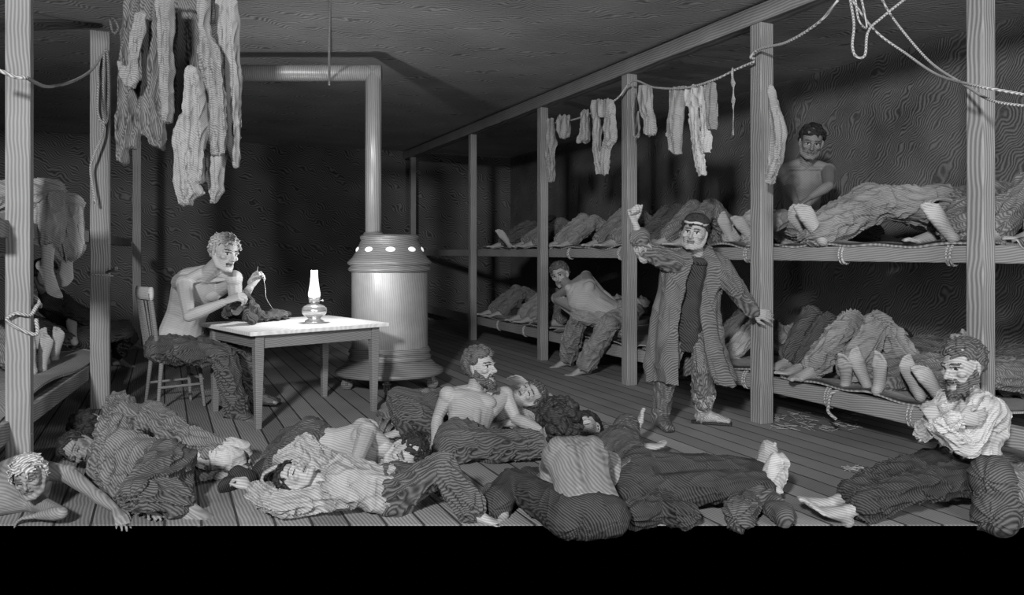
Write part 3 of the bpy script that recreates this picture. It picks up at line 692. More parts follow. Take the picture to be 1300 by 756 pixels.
for i in (1, -1):
    m = M(); m.box(tc_ + tv * i * (tw / 2 - .07) + UP * .655, (tl - .19, .024, .10), AX); obj('apron', m, MT['table_wood'], tb, smooth=False, bevel=.003)
    m = M(); m.box(tc_ + tu * i * (tl / 2 - .075) + UP * .655, (.024, tw - .18, .10), AX); obj('apron', m, MT['table_wood'], tb, smooth=False, bevel=.003)

# ------------------------------------------------------------------ oil lamp
lp = W(399, 403, 6.55); lp = tc_ + tu * ((lp - tc_) @ tu) + tv * ((lp - tc_) @ tv); lp[2] = TZ
MT['brass'] = mat('lamp_metal', .55, .02, .15, (0, 0, 1), .1, .25, .15, 8, .05, metal=.6, spec=.6)
lr = thing('oil_lamp', 'lit oil lamp with round metal font and tall glass chimney on the table', 'lamp', lp)
m = M(); m.lathe(lp, [(.072, 0), (.078, .006), (.075, .018), (.055, .028), (.048, .036), (.06, .048)], 32); obj('lamp_foot', m, MT['brass'], lr)
m = M(); m.lathe(lp, [(.05, .045), (.078, .055), (.098, .078), (.104, .10), (.100, .122), (.082, .142), (.052, .155), (.036, .162), (.034, .168)], 32); obj('oil_font', m, MT['brass'], lr)
m = M(); m.lathe(lp, [(.034, .165), (.044, .170), (.046, .195), (.050, .20), (.050, .208), (.042, .212)], 32); bn = obj('burner', m, MT['brass'], lr)
m = M(); m.cap(lp + UP * .185 + Rv * .04, lp + UP * .185 + Rv * .065, .004, .004); m.ball(lp + UP * .185 + Rv * .07, .010); obj('wick_knob', m, MT['brass'], bn)
MT['chimney'] = plain('lit_chimney_glass', .85, .2, emit=1.1)
m = M(); m.lathe(lp, [(.042, .208), (.050, .225), (.049, .25), (.043, .28), (.034, .34), (.029, .40), (.028, .435), (.024, .436)], 32); obj('chimney', m, MT['chimney'], lr)

# ------------------------------------------------------------------ chair
chd = unit(tu * 1.0 + tv * -.02); chs = np.cross(UP, chd)                       # chd: way the sitter faces
cc = W(222, 470, 6.78); cc[2] = 0
ch = thing('chair', 'wooden spindle-back chair under the man sewing at the table', 'chair', cc)
CAX = [chd, chs, UP]
mb = M(); mb.box(cc + UP * .435, (.40, .40, .035), CAX); obj('seat', mb, MT['table_wood'], ch, smooth=False, bevel=.012)
for i in (1, -1):
    for j in (1, -1):
        a = cc + chd * i * .15 + chs * j * .15 + UP * .425; b = cc + chd * i * .19 + chs * j * .18 + UP * .012
        m = M(); m.cap(a, b, .019, .013); obj('leg', m, MT['table_wood'], ch)
for j in (1, -1):
    m = M(); m.cap(cc + chd * .175 + chs * j * .172 + UP * .20, cc - chd * .175 + chs * j * .172 + UP * .20, .011, .011); obj('stretcher', m, MT['table_wood'], ch)
m = M(); m.cap(cc + chs * .17 + chd * .18 + UP * .24, cc - chs * .17 + chd * .18 + UP * .24, .011, .011); obj('stretcher', m, MT['table_wood'], ch)
for j in (1, -1):
    m = M(); m.cap(cc - chd * .18 + chs * j * .175 + UP * .45, cc - chd * .25 + chs * j * .195 + UP * .98, .019, .017); obj('back_post', m, MT['table_wood'], ch)
wood('chair_rail_wood', .5, (.1, .1, 1), .02, .2)
m = M(); P = [cc - chd * (.245 + .03 * (1 - abs(v))) + chs * v * .225 + UP * .985 for v in np.linspace(-1, 1, 9)]; m.loft(P, [.055] * 9, [.015] * 9, lat=UP, n=12); obj('top_rail', m, MT['chair_rail_wood'], ch)
for v in (-.66, -.33, 0, .33, .66):
    m = M(); m.cap(cc - chd * .185 + chs * v * .18 + UP * .45, cc - chd * (.24 + .025 * (1 - abs(v))) + chs * v * .2 + UP * .95, .009, .008); obj('spindle', m, MT['table_wood'], ch)

# ------------------------------------------------------------------ hanging clothes
def drape(name, label, pieces, place, m, thick=.05, seed=0, cat='hanging clothes', group=None, vox=.011, flutes=3.0, amp=.008):
    """pieces: lists of rows (py, pxl, pxr); place(px,py) -> point"""
    mb = M(); r = np.random.RandomState(seed)
    for rows in pieces:
        R = []; ph = r.rand() * 6
        for (a, b) in zip(rows[:-1], rows[1:]):
            for t in np.linspace(0, 1, 5)[:-1]: R.append([a[i] + (b[i] - a[i]) * t for i in range(3)])
        R.append(list(rows[-1])); V = []; n = 26
        for k, (py, l, rr) in enumerate(R):
            p, q = place(l, py), place(rr, py); c = (p + q) / 2; h = (q - p) / 2; w = np.linalg.norm(h); x = h / (w + 1e-9); y = unit(np.cross(UP, x)); e = min(1, (k + .6) / 2.0, (len(R) - k - .4) / 1.5)
            for j in range(n):
                a = 2 * PI * j / n; u = math.cos(a)
                off = .45 * thick * math.sin(flutes * u * PI * .9 + ph + .25 * k * .4) * (.4 + .6 * min(1, k / len(R) * 2))
                V.append(c + x * u * w * (1 + .04 * math.sin(k * 1.3 + ph)) + y * (math.sin(a) * thick * .55 * e + off))
        Fc = [tuple(range(n - 1, -1, -1)), tuple(range((len(R) - 1) * n, len(R) * n))]
        for i in range(len(R) - 1):
            for j in range(n): a = i * n + j; b = i * n + (j + 1) % n; Fc.append((a, b, b + n, a + n))
        mb.add(V, Fc)
    me = remesh(mb, vox, 2); co = get_co(me); no = get_no(me)
    hx, hz = co @ Rv, co[:, 2]
    def rid(q): return (1 - np.abs(vnoise(q + seed * 3.7))) ** 3
    d = amp * (2.2 * (rid(np.stack([hx * 20 + hz * 2.5, hz * 3, co @ Fv * 8], 1)) - .45) + 1.2 * (rid(np.stack([hx * 34 - hz * 6, hz * 7, co @ Fv * 10], 1)) - .45))
    set_co(me, co + no * d[:, None]); co = get_co(me); top = co[co[:, 2].argmax()]
    o = link(name, me, MT[m], loc=top); return tag(o, label, cat, group)
G1 = 'clothes hung in a bunch at the upper left'
pd = lambda d: (lambda px, py: W(px, py, d))
drape('hanging_coat', 'grey coat leftmost in the bunch of clothes hung at the upper left', [[(-8, 158, 192), (30, 154, 192), (90, 148, 190), (150, 146, 186), (175, 145, 180), (190, 150, 176)], [(165, 148, 164), (200, 149, 162), (208, 152, 158)]], pd(5.5), 'wool_grey', .09, 1, group=G1)
drape('hanging_coat', 'broad hatched coat second from the left in the upper left bunch', [[(-8, 176, 214), (60, 178, 214), (120, 174, 214), (165, 174, 214), (178, 188, 212), (190, 198, 208)]], pd(5.38), 'wool_grey', .08, 2, group=G1)
drape('hanging_jacket', 'light-edged jacket with a looped sleeve at the left of the upper left bunch', [[(15, 172, 188), (60, 164, 182), (100, 158, 176), (113, 160, 172)], [(76, 147, 156), (100, 152, 166), (112, 158, 170)]], pd(5.2), 'cloth_mid', .05, 3, group=G1)
drape('hanging_trousers', 'narrow light trousers hanging third in the upper left bunch', [[(-8, 198, 222), (50, 200, 220), (100, 203, 220), (140, 206, 221), (158, 209, 218)]], pd(5.25), 'cloth_mid', .06, 4, group=G1)
drape('hanging_coat', 'dark striped coat at the back of the upper left bunch', [[(-8, 212, 262), (60, 215, 262), (110, 216, 258), (150, 218, 252), (165, 222, 244)]], pd(5.75), 'wool_grey', .08, 5, group=G1)
drape('hanging_shirt', 'pale shirt hanging lowest in the upper left bunch', [[(85, 238, 252), (110, 234, 258), (140, 232, 262), (175, 234, 264), (190, 236, 262)], [(165, 242, 263), (210, 242, 260), (232, 242, 258)], [(145, 226, 236), (180, 219, 240), (215, 221, 244), (245, 224, 256), (262, 228, 240)]], pd(5.12), 'cloth_light', .06, 6, group=G1)
drape('hanging_jacket', 'knotted mid grey jacket hanging over the pale shirt in the upper left bunch', [[(-8, 252, 268), (30, 254, 264), (48, 254, 270), (65, 248, 280), (100, 256, 284), (125, 262, 286), (160, 264, 288), (198, 268, 288)]], pd(5.05), 'cloth_mid', .06, 7, group=G1)
drape('hanging_trousers', 'long light trousers hanging rightmost in the upper left bunch', [[(-8, 272, 303), (60, 276, 304), (120, 280, 305), (170, 286, 305), (214, 297, 304)]], pd(5.25), 'cloth_light', .07, 8, group=G1)
drape('hanging_stocking', 'short pale stocking hanging below the rightmost trousers at the upper left', [[(192, 261, 285), (215, 262, 286), (240, 264, 284), (260, 267, 273)]], pd(5.3), 'cloth_light', .05, 9, group=G1)
drape('hanging_coat', 'heavy dark coat filling the back of the upper left bunch', [[(-8, 160, 226), (60, 160, 222), (120, 158, 218), (150, 162, 212), (162, 170, 206)]], pd(5.95), 'wool_dark', .08, 21, group=G1)
drape('hanging_coat', 'dark coat hanging at the back right of the upper left bunch', [[(-8, 232, 300), (60, 236, 300), (120, 240, 300), (160, 250, 298), (184, 262, 296)]], pd(5.95), 'wool_dark', .08, 22, group=G1)
rope('washing line across the ceiling carrying the upper left bunch of clothes', [W(135, -12, 5.5), W(200, -10, 5.4), W(260, -11, 5.25), W(320, -14, 5.3)], .009)
# on the line by the right-hand bunks
G2 = 'clothes on the line along the right-hand bunks'
px_w = lambda x: (lambda px, py: Wx(px, py, x))
rope('clothes line strung along the tops of the right-hand posts', [Wx(694, 158, 4.12), Wx(735, 150, 4.10), Wx(780, 128, 4.10), Wx(803, 103, 4.13), Wx(830, 111, 4.08), Wx(868, 112, 4.05), Wx(905, 102, 4.06), Wx(935, 88, 4.1), Wx(958, 78, 4.13)], .010)
def hang(name, label, pieces, m='cloth_mid', seed=0, x=4.07, th=.05): return drape(name, label, pieces, px_w(x), m, th, seed, group=G2)
hang('hanging_rag', 'narrow rag hanging nearest the second far post on the clothes line', [[(150, 694, 704), (180, 695, 706), (205, 693, 703), (232, 698, 703)]], 'cloth_mid', 1)
hang('hanging_rag', 'short bunched cloth beside the narrow rag on the clothes line', [[(146, 706, 724), (165, 708, 723), (176, 712, 720)]], 'cloth_mid', 2)
hang('hanging_stocking', 'small stocking with turned toe on the clothes line', [[(139, 738, 748), (165, 737, 747), (178, 734, 748), (182, 735, 744)]], 'cloth_mid', 3)
hang('hanging_trousers', 'pale pair of long drawers hanging just left of the middle post', [[(126, 752, 778), (150, 752, 779)], [(145, 752, 762), (185, 754, 762), (222, 758, 768)], [(145, 768, 780), (175, 768, 782), (190, 764, 774), (222, 762, 771)]], 'cloth_light', 4)
hang('hanging_loop', 'loop of cord hanging from the clothes line at the middle post', [[(108, 802, 806), (140, 801, 804), (172, 803, 806), (176, 805, 811), (170, 809, 812), (140, 809, 812)]], 'cloth_light', 5, 4.1, .015)
hang('hanging_stocking', 'light stocking with heel and toe hanging right of the middle post', [[(108, 811, 828), (140, 812, 828), (152, 818, 832), (170, 820, 830), (173, 822, 828)]], 'cloth_light', 6)
hang('hanging_trousers', 'pale drawers hanging above the raised arm on the clothes line', [[(110, 850, 868), (150, 849, 866), (190, 848, 864), (197, 855, 864)]], 'cloth_light', 7)
hang('hanging_trousers', 'longest white drawers hanging on the clothes line right of the raised fist', [[(108, 869, 894), (135, 872, 896)], [(130, 874, 886), (180, 880, 890), (223, 886, 896)], [(130, 888, 902), (170, 892, 901), (195, 888, 900)]], 'linen', 8)
hang('hanging_rag', 'wide grey cloth at the right end of the clothes line', [[(103, 894, 908), (130, 896, 909), (165, 900, 908)]], 'cloth_mid', 9)
hang('hanging_string', 'thin knotted string hanging from the clothes line near the right post', [[(86, 929, 932), (120, 930, 932), (172, 930, 932)]], 'cloth_light', 10, 4.07, .012)
drape('hanging_towel', 'ragged white towel hanging on the post the stooping man holds', [[(108, 977, 980), (130, 976, 986), (165, 976, 996), (200, 976, 994), (225, 974, 982), (234, 975, 979)]], px_w(4.10), 'cloth_light', .05, 11)
# loose ropes
rope('rope sagging from the nearest left-hand post to the second one, with a coil of loops', [W(-20, 84, 4.1), W(0, 90, 4.13), W(20, 98, 4.16), W(34, 99, 4.18), W(45, 105, 4.4), W(62, 110, 4.9), W(90, 104, 5.7), W(115, 90, 6.3), W(130, 70, 6.58), W(136, 66, 6.6), W(138, 110, 6.58), W(136, 150, 6.58), W(130, 156, 6.58), W(124, 140, 6.58), W(126, 100, 6.58), W(132, 68, 6.58), W(131, 110, 6.56), W(131, 165, 6.56), W(120, 195, 6.5), W(115, 215, 6.5), W(120, 252, 6.5), W(122, 260, 6.52)], .011)
rope('short rope end looped over the top of the second left-hand post', [W(122, -5, 6.4), W(138, 18, 6.5), W(146, 26, 6.5), W(150, 36, 6.5), W(144, 42, 6.5), W(139, 24, 6.5)], .010)
rope('thin slack rope tied to the top of the post the stooping man holds', [Wx(1064, 0, 4.1), Wx(1040, 28, 4.1), Wx(1000, 53, 4.1), Wx(965, 62, 4.12), Wx(953, 72, 4.12), Wx(958, 75, 4.13)], .011)
rope('upper strand of rope swinging down to the right edge', [W(1076, -8, 5.0), W(1110, 38, 5.0), W(1150, 68, 4.9), W(1190, 95, 4.6), W(1235, 108, 4.1), W(1310, 122, 3.9)], .008)
rope('lower strand of rope swinging down to the right edge', [W(1116, -8, 5.0), W(1135, 25, 5.0), W(1180, 78, 4.8), W(1225, 108, 4.4), W(1260, 128, 4.1), W(1312, 136, 3.9)], .008)
rope('rope hanging in a long loop near the ceiling at the upper right', [W(1078, -8, 4.9), W(1084, 30, 4.9), W(1082, 58, 4.9), W(1087, 72, 4.9), W(1098, 70, 4.9), W(1102, 40, 4.9), W(1120, 22, 4.9), W(1155, -6, 4.9)], .009)
rope('short rope crossing the hanging loop near the ceiling at the upper right', [W(1085, -8, 4.8), W(1090, 25, 4.8), W(1100, 35, 4.85), W(1096, 10, 4.8), W(1092, -8, 4.8)], .007)
# straw litter under the bunk
r_ = np.random.RandomState(5); m = M()
for i in range(90):
    c = Wz(980 + r_.rand() * 110, 525 + r_.rand() * 22, .006); a = r_.rand() * PI; d = A(math.cos(a), math.sin(a), .12 * r_.rand()) * (.03 + .08 * r_.rand()); m.cap(c - d * .5 + UP * .006, c + d * .5 + UP * .006, .0022, .0018, 5)
for i in range(14):
    c = Wz(1075 + r_.rand() * 26, 592 + r_.rand() * 5, .006); a = r_.rand() * PI; d = A(math.cos(a), math.sin(a), .05) * .04; m.cap(c - d, c + d, .0025, .0018, 5)
o = obj('straw', m, MT['straw'], loc=Wz(1030, 540, 0)); o['kind'] = 'stuff'; o['label'] = 'loose straw scattered on the floorboards under the right bunk'; o['category'] = 'straw'
# boots under the bunk
def boot(label, c, d, m='leather', s=1.0, group=None):
    d = unit(d); l = np.cross(UP, d); mb = M(); P = lambda a, b, z: c + d * a * s + l * b * s + UP * z * s
    mb.loft([P(-.10, 0, .045), P(-.04, 0, .05), P(.05, 0, .045), P(.12, 0, .035), P(.17, 0, .03)], [.032, .036, .042, .045, .035], [.045, .045, .04, .032, .022], lat=l, n=14)
    mb.loft([P(-.055, 0, .04), P(-.055, 0, .12), P(-.05, 0, .20), P(-.045, 0, .26)], [.045, .042, .05, .055], [.05, .047, .052, .06], n=14)
    me = remesh(mb, .01, 2); co = get_co(me); no = get_no(me); set_co(me, co + no * (vnoise(co * 18)[:, None] * .007)); V = get_co(me); rt = thing('boot', label, 'boot', A(c[0], c[1], V[:, 2].min()), group); link('upper', me, MT[m], rt)
    mb = M(); mb.loft([P(-.105, 0, .008), P(.17, 0, .008)], [.045, .045], [.009, .009], lat=l, n=12); obj('sole', mb, MT['wool_black'], rt)
boot('worn boot lying under the lower bunk left of the middle post', Wz(792, 466, 0) + A(.15, .2, 0), C(-.3, 0, -1))
boot('worn boot standing under the lower bunk right of the middle post', Wz(818, 475, 0) + A(.12, .1, 0), C(.2, 0, -1))

# ------------------------------------------------------------------ light
def area(name, loc, target, size, power, spread=None):
    l = bpy.data.lights.new(name, 'AREA'); l.size = size; l.energy = power; o = bpy.data.objects.new(name, l); COL.objects.link(o); o.location = loc
    d = Vector(target) - Vector(loc); o.rotation_euler = d.to_track_quat('-Z', 'Y').to_euler(); return o
def point(name, loc, power, r=.05):
    l = bpy.data.lights.new(name, 'POINT'); l.energy = power; l.shadow_soft_size = r; o = bpy.data.objects.new(name, l); COL.objects.link(o); o.location = loc; return o
point('lamp_flame', tuple(lp + UP * .52), 26, .04)
area('added_key_light', (-2.2, -1.6, 3.4), (2.2, 6.5, .6), .5, 680)  # added key from high front left, behind the camera; no lantern hangs there
area('added_fill_light', (2.4, -2.0, 1.9), (2.6, 7.0, 1.6), 1.6, 190)  # added soft fill behind the camera, to brighten the bunk interiors
w = bpy.data.worlds.new('World'); SC.world = w; w.use_nodes = True; w.node_tree.nodes['Background'].inputs[0].default_value = (0, 0, 0, 1); w.node_tree.nodes['Background'].inputs[1].default_value = 0

cd = bpy.data.cameras.new('Camera'); co_ = bpy.data.objects.new('Camera', cd); COL.objects.link(co_)
cd.sensor_width = 36; cd.lens = 36 * FPX / 1300; cd.shift_y = -(378 - HY) / 1300
co_.location = (0, 0, EYE); co_.rotation_euler = (PI / 2, 0, -YAW); SC.camera = co_
SC.view_settings.view_transform = 'Standard'; SC.view_settings.look = 'None'; SC.view_settings.gamma = 1; SC.view_settings.exposure = 0
try: SC.view_settings.use_curve_mapping = False
except Exception: pass
# ================================================================== the people
NV, FV = 0.0065, 0.012
def garment_part(root, name, mb, m, vox=.009, segs=None, amp=.012, seed=1, lam=.08):
    me = remesh(mb, vox, 2)
    if segs: wrinkle(me, segs, amp, lam, seed)
    return link(name, me, MT[m], root)
cloth('coat_cloth', .125, .6, (.2, 1, .7), .02)
def add_cap(B, root, m='wool_black', band=None, brim=False, name='cap'):
    h = B.h; c, l, f, u, k = h['c'], h['l'], h['f'], h['u'], h['k']; mb = M()
    P = lambda a, b, d: c + (l * a + f * b + u * d) * k
    mb.ell(P(0, -.018, .068), [l * .088 * k, f * .108 * k, u * .072 * k]); mb.ell(P(0, -.045, .02), [l * .084 * k, f * .075 * k, u * .07 * k])
    if brim: mb.ell(P(0, .085, .055), [l * .06 * k, f * .045 * k, (u - f * .3) * .010 * k])
    me = remesh(mb, .007, 2); co = get_co(me); no = get_no(me); set_co(me, co + no * (vnoise(co * 25)[:, None] * .006)); cp = link(name, me, MT[m], root)
    if band:
        mb = M(); P_ = [P(.080 * math.sin(a), -.010 + .100 * math.cos(a), 0.064 + .004 * math.sin(5 * a)) for a in np.linspace(-1.9, 1.9, 16)]; mb.loft(P_, [0.009 * k] * 16, [.007 * k] * 16, lat=u, n=8); obj('cap_band', mb, MT[band], cp)

# ---- the man sewing at the table
JS = dict(pel=('d', 226, 438, 6.68), neck=('d', 262, 347, 6.48), head=('d', 285, 321, 6.34), lat=C(.92, .16, .36), lath=C(.75, 0, .6), bend=.10, tw=1.05,
          face=C(.80, -.16, -.60), hup=C(.28, 1, 0),
          shR=('d', 234, 360, 6.38), shL=('d', 297, 354, 6.50),
          armR=[('d', 240, 402, 6.10), ('d', 284, 384, 6.12), C(.8, .35, .1), C(.3, -.6, .6), dict(curl=.75, thumb=.9)],
          armL=[('d', 300, 394, 6.58), ('d', 317, 366, 6.44), C(.5, .85, .0), C(.6, -.3, -.6), dict(curl=.7, thumb=.9)],
          legR=[('d', 284, 452, 6.22), ('d', 300, 518, 6.30), C(.85, -.1, -.4), C(0, -1, 0)], legL=[('d', 308, 444, 6.60), ('d', 322, 497, 6.72), C(.85, 0, -.2), C(0, -1, 0)])
def sew_extra(B, root):
    pass
sewer, BS = person('shirtless fair-haired man sewing a garment at the table, seated on the chair', JS, s=1.16, vox=NV, skin='skin_pale', trousers='wool_dark', hair='short', hair_mat='hair_fair', seed=3, ends=(1.0, 1.0), mouth=.006, amp=.014, waist=.1, shoes='leather')
# the garment he sews, needle and thread
pc = lambda px, py, z: Wz(px, py, z)
m = M(); r_ = np.random.RandomState(4)
for i in range(26):
    t = i / 25; a = pc(292 + 66 * t, 396 + 6 * math.sin(3 * t) + 4 * t, TZ + .03); h = .035 + .025 * math.sin(PI * min(1, t * 1.3)) + .015 * math.sin(9 * t); m.ell(a + UP * h * .3, [tu * .07, tv * (.105 + .03 * math.sin(7 * t)), UP * h * .85])
for (a, b, c) in [((300, 384), (290, 398), .04), ((306, 378), (318, 405), .035), ((312, 372), (322, 398), .03), ((318, 385), (330, 402), .045)]:
    m.cap(Wz(b[0], b[1], TZ + .05), W(a[0], a[1], 6.25), .05, .022)
me = remesh(m, .008, 2); co = get_co(me); no = get_no(me)
d = .012 * (1 - 2 * np.abs(np.sin((co @ tu) * 38 + 3 * vnoise(co * 8)))) + .012 * vnoise(co * 14); co = co + no * d[:, None]; co[:, 2] = np.maximum(co[:, 2], TZ + .003); set_co(me, co)
tag(link('garment', me, MT['wool_dark'], loc=pc(330, 400, TZ)), 'dark crumpled garment on the table top being sewn', 'garment')
hp = BS.wr['L'] + C(.45, .85, 0) * .13
m = M(); m.cap(hp + C(.1, 1, 0) * -.01, hp + C(.1, 1, 0) * .06, .0028, .0015, 6); nd = obj('needle', m, MT['brass'], loc=hp); tag(nd, 'sewing needle with its thread in the raised hand of the man at the table', 'needle')
m = M(); rope_into(m, [hp, hp + C(.7, -.5, 0) * .06, hp + C(.55, -1, 0) * .14, hp + C(.38, -1, 0) * .22, Wz(350, 398, TZ + .05)], .0022, 8); obj('thread', m, MT['linen'], nd)

# ---- the stooping man with the raised fist
JM = dict(pel=('d', 878, 402, 6.02), neck=('d', 888, 324, 5.94), head=('d', 882, 296, 5.84), lat=C(.97, -.06, -.12), lath=C(.95, 0, -.25), bend=.05, hs=1.15,
          face=C(-.42, .02, -.90), hup=C(.12, 1, -.1), shR=('d', 857, 334, 5.90), shL=('d', 913, 338, 5.92),
          armR=[('d', 818, 318, 5.76), ('d', 806, 284, 5.72), C(-.25, 1, -.05), C(.55, .1, -.8), dict(curl=1.25, thumb=1.0, hs=1.15)],
          armL=[('d', 933, 366, 5.80), ('d', 955, 396, 5.92), C(.90, -.22, .12), C(.1, -.1, 1), dict(curl=.25, splay=.2, thumb=.2, hs=1.1)],
          legR=[('d', 846, 468, 5.95), ('d', 838, 528, 5.98), C(.15, 0, -1), C(0, -1, 0)], legL=[('d', 893, 466, 5.86), ('d', 893, 522, 6.08), C(.95, 0, -.35), C(0, -1, 0)])
def man_extra(B, root):
    s = .95
    # long open coat
    m = M(); bk = -B.front
    T = lambda t, a, f: spine_pt(B, t) + (B.ls * a + B.front * f)
    rows = [(327, 868, 902, .09), (334, 848, 922, .11), (345, 842, 922, .125), (370, 838, 912, .13), (395, 833, 910, .135), (415, 829, 912, .15), (440, 826, 916, .19), (462, 824, 922, .215), (484, 825, 930, .225)]
    P = []; nj = 46
    for i in range(len(rows) * 3 - 2):
        q = i / 3; i0 = min(int(q), len(rows) - 2); t = q - i0; py, l, r, dp = [rows[i0][k] + (rows[i0 + 1][k] - rows[i0][k]) * t for k in range(4)]
        c = W((l + r) / 2, py, 5.95); w = (r - l) / 2 / 1000 * 5.95; g = i / (len(rows) * 3 - 3); row = []
        for j in range(nj):
            v = j / (nj - 1); op = .22 + .22 * g; ph = op + (2 * PI - 2 * op) * v; f = 1 + (.02 + .07 * g) * math.sin(8 * ph + 2.5 * g) + .03 * g * math.sin(13 * ph + 1)
            row.append(c + C(1, 0, -.1) * (-math.sin(ph)) * w * f - Fv * math.cos(ph) * dp * f - UP * (.012 * math.sin(5 * ph) * g))
        P.append(row)
    m.grid(np.array(P), .030)
    for sd, v, ad in (('R', .42, .03), ('L', .93, .028)):
        sh, e, w = B.sh[sd], B.el[sd], B.wr[sd]
        m.chain([sh, part_way(sh, e, .5), e, part_way(e, w, v * .5), part_way(e, w, v)], [.088, .083, .074, .068, .066 if sd == 'L' else .085])
    m.cap(B.neck + B.ls * .05, B.sh['L'], .075, .075); m.cap(B.neck - B.ls * .05, B.sh['R'], .075, .075)
    segs = [(spine_pt(B, .9), spine_pt(B, -.9), 0, None), (B.sh['R'], B.el['R'], 1, None), (B.sh['L'], B.el['L'], 1, None), (B.el['L'], B.wr['L'], 1.3, None), (W(858, 336, 5.95), W(848, 478, 5.95), 2, None)]
    ct = garment_part(root, 'coat', m, 'coat_cloth', .009, segs, .009, 3, .11)
    # waistcoat and apron of darker cloth in the opening
    m = M(); m.loft([T(.88, .0, .07), T(.6, 0, .09), T(.3, 0, .09), T(.0, 0, .11), T(-.3, 0, .12), T(-.5, 0, .12)], [.085, .10, .10, .11, .11, .09], [.05, .06, .06, .06, .06, .05], lat=B.ls, n=14)
    garment_part(root, 'waistcoat', m, 'wool_black', .009, [(spine_pt(B, .9), spine_pt(B, -.5), 0, None)], .006, 4)
    m = M(); P = [B.neck + (B.ls * .088 * math.cos(a) + B.front * (.085 * math.sin(a)) - B.up * (.02 + .05 * max(0, math.sin(a)) - .03)) for a in np.linspace(0, 2 * PI, 20)]; m.chain(P, [.032] * 20, 8)
    garment_part(root, 'collar', m, 'wool_black', .008, [(B.neck, B.neck + B.up * .1, 0, None)], .006, 5)
    # torn shirt cuff
    m = M(); e, w = B.el['R'], B.wr['R']; m.cap(part_way(e, w, .12), part_way(e, w, .36), .070, .058); m.cap(e - UP * .05, part_way(e, w, .2), .04, .06)
    garment_part(root, 'shirt_cuff', m, 'cloth_light', .008, [(e, w, 0, None)], .012, 6, .05)
    # boots
    for sd, mt, hi in (('R', 'leather', .85), ('L', 'leather_light', .38)):
        k, a = B.kn[sd], B.an[sd]; td = C(.15, 0, -1) if sd == 'R' else C(.95, 0, -.35); m = M()
        m.chain([part_way(a, k, hi), part_way(a, k, hi * .5), a + UP * .01, a - UP * .035 - td * .01], [.088, .076, .066, .060]); l = np.cross(UP, td); z = a[2]
        m.loft([a - td * .06 - UP * (z - .04), a - UP * (z - .055), a + td * .08 - UP * (z - .055), a + td * .16 - UP * (z - .04), a + td * .21 - UP * (z - .032)], [.035, .046, .05, .05, .038], [.035, .052, .045, .033, .024], lat=l, n=14)
        b = garment_part(root, 'boot', m, mt, .009, [(k, a, 0, None)], .012, 8, .06)
        mb = M(); mb.loft([a - td * .09 - UP * (z - .014), a + td * .05 - UP * (z - .014), a + td * .21 - UP * (z - .014)], [.035, .042, .038], [.012] * 3, lat=l, n=12); obj('sole', mb, MT['wool_black'], b)
    add_cap(B, root, 'wool_black', 'linen')
man, BM = person('standing man in a long dark open coat and cap, fist raised, hand on the post', JM, s=.95, vox=NV, skin='skin', trousers='wool_grey', hair='short', seed=5, ends=(.72, .25), extra=man_extra, fat=1.15, eyes='open', tadd=.028, base=0.0)

# ---- the bearded shirtless man sitting up
JB = dict(pel=('z', 592, 563, .10), neck=('d', 602, 497, 5.46), head=('d', 610, 466, 5.38), lat=C(.93, .0, .33), lath=C(.6, .0, .8), bend=.03,
          face=C(.80, .12, -.55), hup=C(.05, 1, 0), shR=('d', 569, 502, 5.34), shL=('d', 641, 502, 5.52),
          armR=[('d', 556, 530, 5.36), ('z', 552, 562, .06), C(.1, -.45, -.9), C(0, -1, 0)], armL=[('d', 655, 532, 5.42), ('d', 692, 549, 5.20), C(.8, -.3, -.3), C(0, -1, 0)],
          legR=[('d', 668, 566, 4.95), ('z', 806, 568, .08), C(.9, .42, .2), C(.5, -.8, 0)], legL=[('d', 690, 560, 5.25), ('z', 798, 556, .08), C(.15, 1, .15), C(.9, -.2, 0)])
person('shirtless man with a bushy beard sitting up on the floor, leaning on his hands', JB, s=1.02, vox=NV, skin='skin', trousers='wool_dark', hair='curly', beard='hair_mid', hair_mat='hair_mid', seed=8, ends=(.85, .85), blong=1.2, amp=.016, hthick=.5)

# ---- the dark curly-haired man seen from behind
JK = dict(pel=('z', 746, 652, .10), neck=('d', 726, 570, 4.22), tw=1.12, glute=.66, cut=True, groove=True, head=('d', 708, 543, 4.27), lat=C(-.97, .05, .12), lath=C(-.9, 0, .3), bend=.06, hs=1.16,
          face=C(-.55, -.05, .83), hup=C(-.1, 1, .1), shL=('d', 697, 594, 4.26), shR=('d', 776, 588, 4.22),
          armL=[('d', 693, 632, 4.12), ('d', 676, 622, 4.32), C(-.6, .1, .7), C(0, -1, 0)], armR=[('d', 790, 632, 4.08), ('d', 776, 640, 4.26), C(-.3, 0, .9), C(0, -1, 0)],
          legL=[('d', 650, 612, 4.22), ('z', 630, 642, .06), C(-.9, 0, .4), C(0, -1, 0)], legR=[('d', 700, 612, 4.45), ('z', 668, 612, .06), C(-.9, 0, .5), C(0, -1, 0)])
person('shirtless man with dark curly hair seen from behind in the foreground', JK, s=.93, vox=.0055, skin='skin_dark', trousers='wool_black', hair='curly', seed=11, hthick=1.2, hair_mat='hair_dark', amp=.006, waist=.05)

